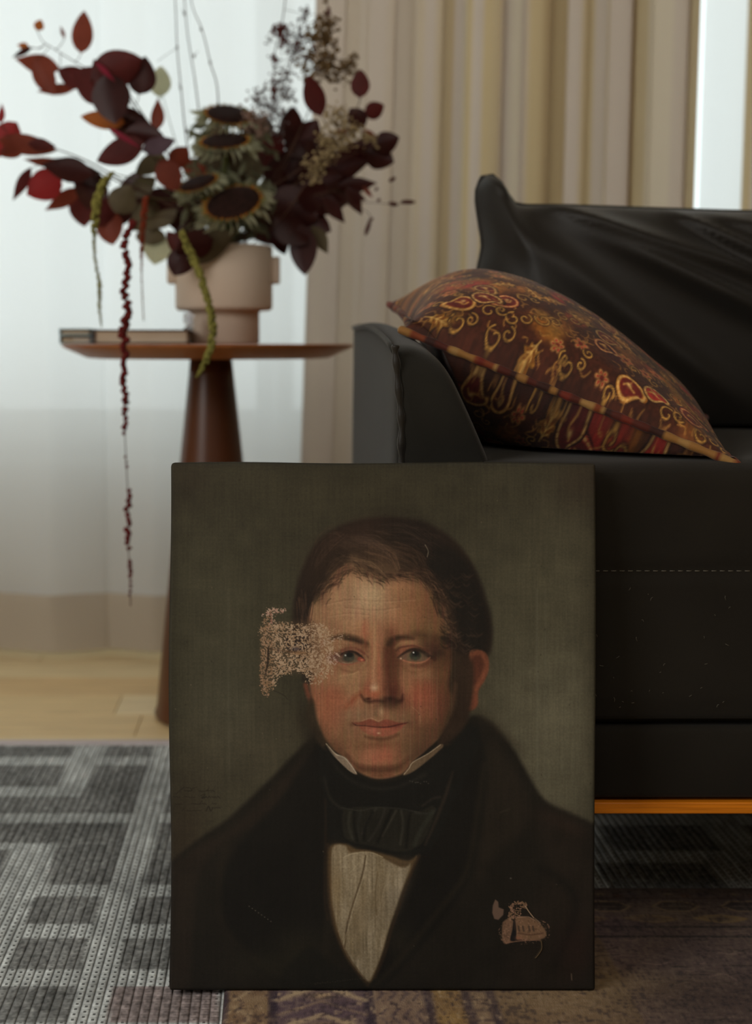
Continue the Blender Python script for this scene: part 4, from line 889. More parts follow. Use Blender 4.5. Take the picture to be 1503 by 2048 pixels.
# ---------------------------------------------------------------- back cushion with the dog-ear corner
def back_cushion():
    t = empty('back_cushion', (.62, 1.72, z_top + .004), 'large black velvet sofa back cushion with a raised left corner', 'cushion')
    YC = 1.66
    # outline of the front half in px at depth YC
    left = [(966, 905), (960, 860), (962, 780), (958, 700), (956, 620), (960, 545), (970, 490), (963, 440), (957, 385), (968, 352)]
    top = [(968, 352), (985, 346), (1006, 360), (1026, 394), (1046, 408), (1120, 409), (1250, 413), (1400, 418), (1503, 421), (1750, 424), (1960, 420), (2010, 380)]
    nu, nv = 90, 60
    def samp(L, n):
        d = [0]
        for i in range(1, len(L)): d.append(d[-1] + math.hypot(L[i][0] - L[i - 1][0], L[i][1] - L[i - 1][1]))
        q = np.linspace(0, d[-1], n); return np.interp(q, d, [a[0] for a in L]), np.interp(q, d, [a[1] for a in L])
    lx, ly = samp(spline(left, False, 5), nv); tx, ty = samp(spline(top, False, 5), nu)
    bx = np.linspace(966, 2020, nu); by = np.full(nu, 905.); rx = np.linspace(2020, 2010, nv); ry = np.linspace(905, 380, nv)
    U, V = np.meshgrid(np.linspace(0, 1, nu), np.linspace(0, 1, nv))
    X = (1 - V) * bx[None] + V * tx[None] + (1 - U) * lx[:, None] + U * rx[:, None] - ((1 - U) * (1 - V) * bx[0] + U * (1 - V) * bx[-1] + (1 - U) * V * tx[0] + U * V * tx[-1])
    Yp = (1 - V) * by[None] + V * ty[None] + (1 - U) * ly[:, None] + U * ry[:, None] - ((1 - U) * (1 - V) * by[0] + U * (1 - V) * by[-1] + (1 - U) * V * ty[0] + U * V * ty[-1])
    u2, v2 = 2 * U - 1, 2 * V - 1
    T = .085 * (np.maximum(0, 1 - np.abs(u2) ** 6) * np.maximum(0, 1 - np.abs(v2) ** 4)) ** .5
    def ridge(x0, y0, x1, y1, s, a, T):
        vx, vy = x1 - x0, y1 - y0; L2 = vx * vx + vy * vy; tt = ((X - x0) * vx + (Yp - y0) * vy) / L2; d = ((X - x0) * vy - (Yp - y0) * vx) / math.sqrt(L2)
        return T + a * np.exp(-(d / s) ** 2) * np.exp(-np.maximum(0, np.abs(tt - .5) - .35) ** 2 * 12) * np.minimum(1, T / .03)
    Tf = T
    for q in ((1000, 370, 1480, 620, 26, .022), (1130, 430, 1503, 560, 16, .014), (1330, 430, 1503, 520, 12, .014), (1010, 420, 1120, 700, 22, .008), (1060, 500, 1400, 760, 24, .008), (1180, 420, 1290, 410, 14, .006), (1420, 440, 1600, 480, 12, .010)): Tf = ridge(*q, Tf)
    for q in ((1010, 395, 1450, 580, 14, -.008), (1350, 450, 1500, 560, 10, -.006)): Tf = ridge(*q, Tf)
    lean = .10
    def world(X, Yp, D):
        Zc = EYE - (Yp - 686) / F_PX * YC; A = np.zeros(X.shape + (3,)); A[..., 0] = (X - CX) / F_PX * YC; A[..., 2] = np.maximum(Zc, z_top + .0095)
        A[..., 1] = YC + .03 + D + (A[..., 2] - z_top) * lean; return A
    o = grid_mesh('cushion_front', world(X, Yp, -Tf), M['velvet2'], t); grid_mesh('cushion_back', world(X, Yp, T * .9), M['velvet2'], t, flip=True)
    E = world(X, Yp, 0 * T); loop = [E[i, 0] for i in range(nv)] + [E[-1, j] for j in range(nu)] + [E[i, -1] for i in range(nv - 1, -1, -1)]
    b = MB(); b.tube(loop[::2], .0022, 7); b.build('seam_piping', M['velvet2'], t)
back_cushion()

# ---------------------------------------------------------------- patterned scatter cushion
def paint_paisley(n, seed):
    p = Painter(0, 0, 400, 400, n, n, (66, 32, 20), seed); r = p.rng
    gold, och, red, brn, mar, dk = (190, 144, 74), (170, 104, 36), (156, 42, 36), (84, 42, 22), (64, 22, 24), (36, 18, 16)
    for _ in range(110):
        p.blob(r.uniform(0, 400), r.uniform(0, 400), r.uniform(10, 26), r.uniform(8, 20), (och, och, (150, 66, 34), red, (124, 74, 34), mar, (134, 94, 42))[r.randint(7)], .85, r.uniform(0, 180), 2)
    def rot(L, cx, cy, s, a):
        c, d = math.cos(a), math.sin(a); return [(cx + s * (x * c - y * d), cy + s * (x * d + y * c)) for x, y in L]
    tear = [(0, -1.25), (.35, -.95), (.62, -.5), (.75, 0), (.62, .5), (.2, .78), (-.3, .72), (-.66, .35), (-.7, -.1), (-.42, -.5), (-.2, -.85), (-.25, -1.15)]
    def paisley(cx, cy, s, a):
        p.poly(rot(tear, cx, cy, s * 1.18, a), dk, 1.2); p.poly(rot(tear, cx, cy, s * 1.08, a), (och, brn, red)[r.randint(3)], 1.2)
        q = spline(rot(tear, cx, cy, s * .92, a), True, 3)
        for i in range(0, len(q) - 1, 2): p.line([q[i], q[i + 1]], 2.6, (200, 160, 96), .95, .9, False)
        p.poly(rot(tear, cx, cy, s * .78, a), (mar, red, (96, 30, 26))[r.randint(3)], 1.2); p.line(rot([(0, .5), (.3, .1), (0, -.25), (-.15, -.6)], cx, cy, s * .7, a), 2.2, gold, .9, .9)
        p.blob(cx, cy + s * .15, s * .16, s * .16, (206, 168, 104), .95)
    def scroll(cx, cy, s, a, k=1):
        L = [(math.cos(t) * (1.0 - t / 8.5) * k, math.sin(t) * (1.0 - t / 8.5)) for t in np.linspace(0, 6.6, 14)]
        p.line(rot(L, cx, cy, s * 1.02, a), 4.2, dk, .8, 1.2); p.line(rot(L, cx, cy, s, a), 2.0, (184, 138, 66), .95, .8)
    def leaf(cx, cy, s, a):
        L = [(0, -1.2), (.22, -.75), (.6, -.75), (.42, -.35), (.85, -.1), (.45, .1), (.5, .55), (.15, .4), (0, 1), (-.15, .4), (-.5, .55), (-.45, .1), (-.85, -.1), (-.42, -.35), (-.6, -.75), (-.22, -.75)]
        p.poly(rot(L, cx, cy, s * 1.15, a), dk, 1, 1, False); p.poly(rot(L, cx, cy, s, a), (150, 100, 38), 1, 1, False); p.poly(rot(L, cx, cy, s * .7, a), (122, 70, 26), 1, 1, False)
        for y in (-.7, -.2, .3): p.line(rot([(0, y + .3), (.3, y)], cx, cy, s, a), 1.6, (206, 164, 92), .9, .8, False); p.line(rot([(0, y + .3), (-.3, y)], cx, cy, s, a), 1.6, (206, 164, 92), .9, .8, False)
        p.line(rot([(0, 1.1), (0, -.9)], cx, cy, s, a), 1.8, (206, 164, 92), .9, .8, False)
    def flower(cx, cy, s):
        for k in range(6):
            t = k * math.pi / 3; p.blob(cx + s * .55 * math.cos(t), cy + s * .55 * math.sin(t), s * .34, s * .26, (186, 134, 78), .9, math.degrees(t), 2)
            p.blob(cx + s * .5 * math.cos(t), cy + s * .5 * math.sin(t), s * .16, s * .12, red, .9, math.degrees(t), 2)
        p.blob(cx, cy, s * .26, s * .26, (96, 30, 26), 1, 0, 2)
    pts = []
    tries = 0
    while len(pts) < 150 and tries < 9000:
        tries += 1
        c = (r.uniform(6, 394), r.uniform(6, 394))
        if all(math.hypot(c[0] - q[0], c[1] - q[1]) > 27 for q in pts): pts.append(c)
    for i, (x, y) in enumerate(pts):
        k = i % 5; a = r.uniform(0, 6.28)
        if k == 0: paisley(x, y, r.uniform(15, 21), a)
        elif k in (1, 3): scroll(x - 5, y, r.uniform(8, 12), a); scroll(x + 9, y + 6, r.uniform(6, 9), a + 2.6, -1)
        elif k == 2: leaf(x, y, r.uniform(13, 20), a)
        else: flower(x, y, r.uniform(10, 13)); scroll(x + 12, y - 9, 7, a)
    for _ in range(520):
        x, y, a = r.uniform(0, 400), r.uniform(0, 400), r.uniform(0, 6.28); s = r.uniform(3, 7)
        p.line(rot([(-1, 0), (-.3, -.6), (.4, -.3), (1, .4)], x, y, s, a), 1.5, (170, 122, 60), .85, .8)
    k = p.noise(3, 3, 9); k2 = p.noise(24, 24, 10); p.C *= (1 + .35 * (k - .5) + .35 * (k2 - .5))[..., None]
    return np.clip(p.C, 0, 255)
def scatter_cushion():
    A0, B0, C0, D0 = P(812, 664, YF + .13), P(1462, 924, YF + .022), P(786, 612, YF + .40), P(1400, 832, YF + .30)
    t = empty('scatter_cushion', (B0.x - .18, B0.y + .12, z_top), 'red and gold paisley scatter cushion slumped over the sofa arm onto the seat', 'cushion')
    n = 290
    u = np.linspace(-1, 1, n); U, V = np.meshgrid(u, u)
    # sides of a stuffed square curve inward between the corners
    ear = .035 * (np.abs(U) * np.abs(V)) ** 9; Uc = U * (1 - .055 * (1 - V ** 2)) * (1 + ear); Vc = V * (1 - np.where(V > 0, .065, .004) * (1 - U ** 2))
    a = (Uc + 1) / 2; c = (Vc + 1) / 2
    W = [((1 - a) * (1 - c))[..., None], (a * (1 - c))[..., None], ((1 - a) * c)[..., None], (a * c)[..., None]]
    base = sum(w * np.array(q) for w, q in zip(W, (A0, B0, C0, D0)))
    nrm = (B0 - A0).cross(C0 - A0).normalized(); nrm = np.array(nrm if nrm.z > 0 else -nrm)
    T = (np.maximum(0, 1 - U ** 2) * np.maximum(0, 1 - V ** 2)) ** .46
    side = np.array(Vector((0, -1, .1)).normalized())
    wr = .0035 * np.sin(U * 9 + V * 5) * np.exp(-((np.abs(U) - .8) / .2) ** 2) + .003 * np.sin(V * 14 + U * 3) * np.exp(-((V + .95) / .15) ** 2)
    sk = 1 - .42 * U + .04 * V
    up = base + nrm * (T * .074 * sk + wr * T)[..., None]
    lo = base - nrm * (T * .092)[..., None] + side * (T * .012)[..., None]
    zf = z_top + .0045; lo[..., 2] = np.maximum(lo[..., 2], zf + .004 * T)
    a0 = ARM[0]; hx = np.linspace(XA, xin, 40); pr = np.array([[q[0], q[2]] for q in a0[12]]); pr = pr[pr[:, 1] > .40]; o_ = np.argsort(pr[:, 0])
    def armtop(B): fy = np.clip((B[..., 1] - YA) / (YB - YA), 0, 1); return np.where((B[..., 0] > XA - .004) & (B[..., 0] < xin), np.interp(B[..., 0], pr[o_, 0], pr[o_, 1]) + .026 * fy + .010 * np.sin(np.pi * np.minimum(1, fy * 1.1)), 0)
    lo[..., 2] = np.maximum(lo[..., 2], armtop(lo) + .003)
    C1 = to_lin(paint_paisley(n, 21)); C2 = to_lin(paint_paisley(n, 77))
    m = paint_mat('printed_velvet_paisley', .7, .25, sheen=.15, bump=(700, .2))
    grid_mesh('cushion_top', up, m, t, colors=C1 * 1.25); grid_mesh('cushion_underside', lo, m, t, colors=C2 * .5, flip=True)  # underside print darkened so its shade is in the colour
    ed = [base[0, j] for j in range(0, n, 3)] + [base[i, -1] for i in range(0, n, 3)] + [base[-1, j] for j in range(n - 1, -1, -3)] + [base[i, 0] for i in range(n - 1, -1, -3)]
    k = len(ed); R = 10; ring = []; pts = [Vector(q) for q in ed]
    for i, q in enumerate(pts):
        tt = (pts[(i + 2) % k] - pts[i - 2]).normalized(); s1 = tt.cross(Vector((0, 0, 1))).normalized(); s2 = tt.cross(s1)
        rad = .0038 * (1 + .12 * math.sin(i * .9)); ring.append([tuple(q + (s1 * math.cos(g) + s2 * math.sin(g)) * rad) for g in [2 * math.pi * j / R for j in range(R)]])
    ring.append(ring[0]); cols = np.zeros((k + 1, R, 3)); rr = np.random.RandomState(6); cur = 0
    pal = [lin(c) for c in ((110, 38, 24), (150, 106, 54), (80, 32, 22), (160, 122, 70), (124, 58, 30), (54, 26, 20))]; i = 0
    while i <= k:
        l = rr.randint(1, 5); cols[i:i + l] = pal[rr.randint(6)]; i += l
    grid_mesh('piping', np.array(ring), m, t, colors=cols, wrap=True)
scatter_cushion()
# ================================================================ round side table and what stands on it
YT = G(416, 1466).y + .085; XT = PX(416, YT); ZT = .5485
M['walnut'] = mat('walnut_veneer', lin((166, 98, 48)), .38, .4, noise=(7, .25, (1, 1, .25)), bump=(40, .05, (1, 1, .1)))
M['walnut2'] = mat('walnut_table_leg', lin((92, 52, 30)), .34, .45, noise=(8, .25, (1, 1, .2)), bump=(40, .05, (1, 1, .1)))
t = empty('round_side_table', (XT, YT, 0), 'round walnut side table on a flaring cone leg, left of the sofa', 'table')
R_ = (705 - 128) / 2 / F_PX * YT
b = MB(); b.lathe([(0, ZT), (R_ - .003, ZT), (R_ - .0006, ZT - .0008), (R_, ZT - .0025), (R_ - .003, ZT - .005), (R_ - .036, ZT - .0195), (R_ - .05, ZT - .0205), (0, ZT - .0205)][::-1], (XT, YT), 96); b.build('tabletop', M['walnut'], t)
b = MB(); b.lathe([(0, .0015), (.079, .0015), (.0845, .004), (.0865, .010)] + [(.0845 - .0545 * (z / .528) ** 1.04 + .0, z) for z in np.linspace(.02, .5275, 24)] + [(0, .5278)], (XT + .004, YT), 72); b.build('cone_leg', M['walnut2'], t)
# books
def book(x0, x1, y0, y1, z0, z1, cover, label, ang=0.0):
    cx_, cy_ = (x0 + x1) / 2, (y0 + y1) / 2
    t = empty('book', (cx_, cy_, z0), label, 'book'); R = Matrix.Rotation(ang, 3, 'Z')
    def put(b, name, m, sm_=False):
        b.v = [tuple(R @ Vector((v[0] - cx_, v[1] - cy_, v[2])) + Vector((cx_, cy_, 0))) for v in b.v]; return b.build(name, m, t, smooth=sm_)
    c = .0018
    b = MB(); b.box(x0, x1, y0, y1, z0, z0 + c, .0006); b.box(x0, x1, y0, y1, z1 - c, z1, .0006); b.box(x0, x0 + .0022, y0, y1, z0 + c * .7, z1 - c * .7, .0005); put(b, 'cover', cover)
    b = MB(); zz = z0 + c; n = 9; dz = (z1 - z0 - 2 * c) / n
    for k in range(n): e = RNG.uniform(0, .0007); b.box(x0 + .0024, x1 - .003 - e, y0 + .003 + e, y1 - .003, zz + dz * k + .0001, zz + dz * (k + 1) - .0001)
    put(b, 'page_block', M['paper'])
M['paper'] = mat('cream_paper', lin((214, 196, 172)), .85, .1, noise=(5, .06, (1, 1, 80)))
yb = YT + .0
book(PX(133, yb), PX(194, yb), yb - .065, yb + .055, ZT + .0003, ZT + .0115, mat('teal_grey_book_cover', lin((112, 132, 136)), .5, .3), 'thin teal grey book lying at the left rim of the round table, lower of two')
book(PX(131, yb), PX(192, yb), yb - .070, yb + .050, ZT + .0118, ZT + .0215, mat('pale_blue_book_cover', lin((150, 176, 184)), .5, .3), 'thin pale blue book lying at the left rim of the round table, upper of two', .03)
book(PX(199, yb - .05), PX(383, yb - .05), yb - .115, yb + .05, ZT + .0003, ZT + .0195, mat('dark_plum_book_cover', lin((66, 44, 42)), .5, .3), 'dark covered book with cream pages lying flat left of the pink pot')
# glass trinket sparkling beside the pot
def clear_glass():
    m = mat('clear_glass', (.95, .97, 1.0), .03, .5); m.node_tree.nodes['Principled BSDF'].inputs['Transmission Weight'].default_value = .9; return m
b = MB(); r = random.Random(3); yg = YT - .09; xg = PX(377, yg); zg = ZT + .0195
b.lathe([(0, zg + .0003), (.007, zg + .0003), (.0075, zg + .002), (.003, zg + .005), (.0028, zg + .008)], (xg, yg), 16)
for k in range(12): a = k * 2.4; b.ico((xg + .0045 * math.cos(a), yg + .0045 * math.sin(a), zg + .009 + .0012 * k), .0034, 1)
tag(b.build('glass_trinket', clear_glass(), smooth=False), 'small sparkling clear glass trinket on the dark book beside the pot', 'ornament')

# ---------------------------------------------------------------- pot
YP = YT - .015; XP = PX(448, YP); s_ = YP / F_PX
M['pot'] = mat('dusty_pink_ceramic', lin((222, 204, 186)), .6, .3, noise=(3, .04), bump=(80, .06))
pot = empty('flower_pot', (XP, YP, ZT), 'dusty pink ceramic pot on a narrow foot with two side lugs, on the round table', 'pot')
ra, rf = 96 * s_, 70 * s_
z1, z2, z3 = HZ(486, YP - ra), HZ(619, YP - ra), ZT + .0004
b = MB(); b.lathe([(0, z3), (rf - .002, z3), (rf, z3 + .002), (rf, z2 - .004), (rf + .001, z2 - .001), (ra - .004, z2), (ra - .001, z2 + .002), (ra, z2 + .006), (ra, z1 - .002), (ra - .002, z1), (ra - .005, z1), (ra - .006, z1 - .003), (ra - .006, z1 - .03), (0, z1 - .03)], (XP, YP), 72)
b.build('pot_body', M['pot'], pot)
for sg in (-1, 1):
    b = MB(); xa = XP + sg * (ra - .003); xb = XP + sg * (ra + 15 * s_)
    b.box(min(xa, xb), max(xa, xb), YP - .016, YP + .016, HZ(568, YP), HZ(514, YP), .003); b.build('lug_handle', M['pot'], pot)
b = MB(); b.lathe([(ra - .0065, z1 - .012), (ra * .5, z1 - .008), (0, z1 - .006)][::-1], (XP, YP), 32); b.build('soil', mat('dark_floral_foam', lin((46, 44, 30)), .95, .05, bump=(200, .6)), pot)

# ================================================================ the arrangement: every stem a thing of its own
MOUTH = Vector((XP, YP, z1 - .008))
def leafmat(nm, c, tr=.25): return mat(nm, lin(c), .5, .2, noise=(60, .18), trans=tr)
LM = dict(d=leafmat('burgundy_black_leaf', (54, 22, 20), .10), m=leafmat('maroon_leaf', (76, 29, 27), .2), b=leafmat('brown_red_leaf', (104, 46, 32), .25), r=leafmat('bright_red_leaf', (116, 30, 30), .32),
          o=leafmat('orange_brown_leaf', (134, 72, 30), .3), c=leafmat('crimson_edge_leaf', (128, 30, 52), .2), g=leafmat('pale_green_leaf', (164, 160, 130), .25), k=leafmat('olive_brown_leaf', (88, 78, 58), .15), s=leafmat('plum_leaf_painted_sheen', (84, 66, 76), .15))  # bluish sheen of the s leaves is put into their colour
LM['d'].node_tree.nodes['Principled BSDF'].inputs['Roughness'].default_value = .35
M['stem'] = mat('brown_stem', lin((82, 58, 46)), .7, .2); M['gstem'] = mat('green_stem', lin((92, 96, 56)), .6, .2)
def leaf_shape(L, W, pt=1.0, cup=.18, curl=.15):
    nu, nv = 9, 4; V = []; Fc = []
    for i in range(nu + 1):
        t = i / nu; w = W / 2 * (math.sin(math.pi * t ** .85) ** .75 if pt < 1 else math.sin(math.pi * t ** .8) ** 1.05)
        if i == 0: w = W * .02
        if i == nu: w = W * .01
        for j in range(-nv // 2, nv // 2 + 1):
            s = j / (nv / 2.0); V.append((s * w, -abs(s) ** 1.5 * w * cup * -1 + curl * L * (t - .5) ** 2 * -1, t * L))
    n = nv + 1
    for i in range(nu):
        for j in range(nv): Fc.append((i * n + j, i * n + j + 1, (i + 1) * n + j + 1, (i + 1) * n + j))
    return V, Fc
RL = random.Random(8)
def put_leaf(parent, stem, cx_, cy_, L, W, ang, mk, Y, round_=True, tilt=None):
    """cx,cy centre as seen, L long, W wide in px at depth Y, ang = direction of the tip, degrees clockwise from up"""
    s = Y / F_PX; V, Fc = leaf_shape(L * s, W * s, .5 if round_ else 1.0, RL.uniform(.1, .3), RL.uniform(-.2, .3))
    c = P(cx_, cy_, Y); a = math.radians(ang); Rm = Matrix.Rotation(a, 3, 'Y'); tl = RL.uniform(-.45, .45) if tilt is None else tilt
    R2 = Matrix.Rotation(tl, 3, 'Z'); R3 = Matrix.Rotation(RL.uniform(-.2, .2), 3, 'X')
    out = [Rm @ (R3 @ (R2 @ Vector((v[0], v[1], v[2] - L * s / 2)))) + c for v in V]
    lf = mesh_obj('leaf', out, Fc, LM[mk], parent)
    base = Rm @ (R3 @ Vector((0, 0, -L * s / 2))) + c
    if stem is not None:                                  # a short petiole back to the nearest place on the stem
        q = min(stem, key=lambda p: (p - base).length + (0 if p.z <= base.z + .02 else .02)); mid = (q + base) / 2 + Vector((0, 0, -.004))
        return (q, mid, base)
    return None
def branch(name, label, cat, path, leaves, Yd, mat_stem='stem', rad=.0016, group=None):
    """path: px points from the pot outward"""
    pts = [MOUTH + Vector((RL.uniform(-.035, .035), RL.uniform(-.03, .03), -.02))]
    k = len(path)
    for i, (x, y) in enumerate(path): pts.append(P(x, y, YP + (Yd - YP) * (i + 1) / k))
    st = sm(pts, 6); t = empty(name, tuple(pts[0]), label, cat, group)
    b = MB(); b.tube(st, [rad * (1 - .65 * i / len(st)) for i in range(len(st))], 6)
    for q in leaves:
        x, y, L, W, a, mk = q[:6]; Yl = Yd + (q[6] if len(q) > 6 else RL.uniform(-.03, .03))
        r_ = put_leaf(t, st, x, y, L, W, a, mk, Yl, q[7] if len(q) > 7 else (W / L > .5), q[8] if len(q) > 8 else None)
        if r_ and (r_[0] - r_[2]).length < .07: b.tube(sm(r_, 3), .0006, 5)
    b.build('stem', M[mat_stem], t); return t
LB = 'smoke bush branch'
branch('smoke_bush_branch', 'dark red leafy branch reaching furthest up to the left, one tall leaf at its top', LB, [(380, 400), (300, 270), (240, 175), (160, 130), (92, 88)],
    [(165, 65, 84, 42, 4, 'b', .0, True, .15), (78, 50, 22, 20, 20, 'o'), (125, 64, 26, 8, -18, 'b'), (46, 92, 24, 14, -80, 'o', 0, False), (44, 105, 44, 12, -115, 'd', 0, False), (75, 128, 88, 40, -78, 'b'),
     (88, 155, 82, 44, 150, 'b'), (112, 178, 76, 26, -95, 'b'), (146, 152, 62, 46, -70, 'm')], YP + .03)
branch('smoke_bush_branch', 'dark burgundy branch of big round leaves at upper left, beside the pale green leaf', LB, [(390, 400), (330, 300), (280, 220), (230, 150)],
    [(232, 138, 110, 74, 70, 'm', -.02, True, .2), (188, 168, 92, 74, -60, 'm', 0, True, .1), (284, 152, 76, 56, 10, 'd', -.01), (222, 198, 96, 78, 170, 'd', -.03, True, .1), (205, 150, 70, 40, -30, 'm'),
     (210, 143, 54, 11, 135, 'c', -.05, False, 0), (205, 239, 88, 36, -82, 'o', 0, True, 0), (262, 240, 92, 48, 110, 'd'), (314, 230, 64, 30, 6, 'b', 0, False), (255, 262, 80, 46, 120, 'd', .02)], YP - .02)
branch('smoke_bush_branch', 'plum leafy branch in the middle left with a crimson edge-on leaf', LB, [(400, 420), (350, 350), (300, 310), (250, 285)],
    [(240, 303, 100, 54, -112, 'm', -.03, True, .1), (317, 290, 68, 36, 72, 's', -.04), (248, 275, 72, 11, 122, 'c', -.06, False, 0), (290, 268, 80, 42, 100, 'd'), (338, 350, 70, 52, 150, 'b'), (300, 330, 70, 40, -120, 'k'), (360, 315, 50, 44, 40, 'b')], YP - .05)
branch('smoke_bush_branch', 'red leafy branch cut by the left edge of the picture', LB, [(370, 430), (260, 370), (180, 325), (112, 298), (30, 272)],
    [(3, 228, 40, 14, 5, 'r', 0, False), (8, 280, 86, 56, -140, 'r', 0), (56, 290, 116, 40, 100, 'b', -.02, True, .1), (84, 290, 56, 26, 96, 'm', -.03, False), (24, 300, 56, 34, -110, 'b')], YP - .07)
branch('smoke_bush_branch', 'red leafy branch drooping at lower left, with the brightest red round leaf', LB, [(380, 430), (290, 390), (210, 350), (140, 318), (80, 322)],
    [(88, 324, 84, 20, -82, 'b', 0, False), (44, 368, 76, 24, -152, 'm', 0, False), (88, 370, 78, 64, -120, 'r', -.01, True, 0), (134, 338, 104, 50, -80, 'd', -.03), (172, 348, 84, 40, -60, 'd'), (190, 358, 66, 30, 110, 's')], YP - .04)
branch('smoke_bush_branch', 'brown burgundy branch low on the left, behind the green amaranth tassel', LB, [(400, 450), (320, 420), (250, 400), (180, 392)],
    [(126, 399, 82, 32, -122, 'b', 0, False), (162, 420, 66, 58, 170, 'm'), (182, 385, 76, 66, -60, 'd'), (218, 455, 74, 56, 165, 'b', -.01), (246, 398, 62, 58, 30, 'k', -.04), (232, 420, 80, 60, -100, 'd', .02), (205, 425, 60, 50, 200, 'm'),
     (268, 376, 70, 60, 20, 'd', .02), (290, 432, 76, 54, -140, 'k', .02), (322, 440, 74, 34, -120, 'k'), (326, 404, 84, 60, -70, 'd', .03), (355, 430, 70, 60, 170, 'd', .01)], YP - .02)
branch('smoke_bush_branch', 'round dark leaves hanging over the pot rim at its left', LB, [(420, 480), (375, 500)], [(359, 524, 60, 56, 200, 'd', -.02, True, .1), (388, 492, 80, 60, -110, 'd'), (420, 492, 110, 62, 60, 'k', -.01), (352, 486, 60, 36, -40, 'm')], YP - .08)
branch('eucalyptus_sprig', 'pale grey green round leaf showing beside the upper burgundy leaves', 'leaf sprig', [(400, 420), (350, 280), (325, 190)], [(320, 163, 58, 44, 6, 'g', 0, True, .1)], YP + .04, 'gstem', .0010)
branch('eucalyptus_sprig', 'pale olive round leaf hanging left of the pot behind the red tassel', 'leaf sprig', [(400, 470), (340, 470)], [(313, 498, 62, 60, 190, 'g', 0, True, .1), (286, 372, 60, 44, 60, 'k'), (300, 470, 40, 60, 0, 'k')], YP - .01, 'gstem', .0010)
# right side
branch('smoke_bush_branch', 'dark red branch rising at upper right with a single leaf on a long stalk', LB, [(520, 400), (610, 330), (680, 260), (714, 215), (721, 190)],
    [(720, 167, 56, 38, 2, 'm', 0, True, 0), (714, 235, 46, 40, -40, 'd'), (749, 221, 42, 36, 60, 'm'), (628, 191, 82, 44, -20, 'm', -.02, True, .1), (683, 262, 40, 14, 70, 'b', 0, False)], YP - .02)
branch('smoke_bush_branch', 'black red branch of rounded leaves reaching right, level with the top sunflowers', LB, [(520, 420), (620, 350), (700, 310), (760, 290)],
    [(772, 284, 54, 44, 70, 'd', -.01, True, 0), (759, 314, 60, 50, 110, 'd', 0, True, 0), (712, 308, 104, 50, 70, 'd'), (684, 334, 112, 56, 80, 'd', .01), (744, 288, 70, 40, 80, 'd'), (738, 266, 30, 10, 110, 'b', 0, False)], YP)
branch('smoke_bush_branch', 'dense black red branch filling the centre right behind the cream flower spray', LB, [(500, 430), (560, 350), (600, 260)],
    [(583, 252, 74, 50, 5, 'd', .02, True, .1), (606, 276, 90, 74, 40, 'd', .02), (566, 350, 96, 80, 10, 'd', .03), (616, 366, 110, 86, 60, 'd', .02), (545, 300, 80, 50, 20, 'm', .05), (640, 300, 80, 54, 60, 'd', .03), (548, 400, 90, 70, -10, 'd', .03), (600, 320, 90, 76, 30, 'd', .02), (540, 430, 100, 80, -20, 'd', .05)], YP + .02)
branch('smoke_bush_branch', 'black red branch of pointed leaves reaching right, lower than the rounded ones', LB, [(520, 440), (600, 400), (680, 380), (740, 372)],
    [(714, 370, 78, 32, 84, 'd', 0, False, .1), (708, 402, 64, 28, 150, 'd', 0, False, .1), (648, 396, 112, 66, 90, 'd', .01), (668, 420, 66, 30, 140, 'd', 0, False, .1), (694, 386, 80, 40, 110, 'd'), (640, 360, 90, 60, 80, 'd', .02), (735, 384, 30, 10, 140, 'b', 0, False)], YP - .02)
branch('smoke_bush_branch', 'black red branch drooping right of the pot rim with an olive edged leaf', LB, [(510, 450), (560, 450), (610, 470)],
    [(606, 500, 100, 56, 176, 'd', -.02, True, .1), (640, 480, 62, 32, 150, 'k', 0, False, .1), (583, 418, 110, 90, 110, 'd', .01), (583, 462, 84, 64, 130, 'd'), (620, 440, 96, 60, 120, 'd'), (560, 480, 60, 40, 160, 'd', .03)], YP - .02)
def sprig(label, path, seeds, Yd):
    pts = [MOUTH + Vector((RL.uniform(-.02, .03), 0, -.02))] + [P(x, y, YP + (Yd - YP) * (i + 1) / len(path)) for i, (x, y) in enumerate(path)]
    t = empty('seed_sprig', tuple(pts[0]), label, 'sprig'); b = MB(); st = sm(pts, 6); b.tube(st, .0005, 5); b.build('stem', M['stem'], t); s = Yd / F_PX
    for x, y, L, W, a in seeds:
        b = MB(); b.ico(P(x, y, Yd), .5, 2, (W * s, W * s, L * s), Matrix.Rotation(math.radians(a), 3, 'Y')); b.build('seed_pod', LM['m'], t)
sprig('thin sprig of small dark red pods reaching furthest right of the bouquet', [(560, 430), (680, 405), (786, 408), (826, 404)], [(784, 359, 16, 8, 60), (786, 408, 20, 9, 100), (816, 404, 30, 9, 92), (757, 400, 9, 6, 60), (752, 378, 9, 6, 40)], YP - .03)
sprig('thin sprig hanging at the right with one curved red pod', [(560, 440), (680, 410), (735, 425), (738, 445)], [(735, 456, 32, 9, 18), (741, 440, 14, 6, 50)], YP - .03)
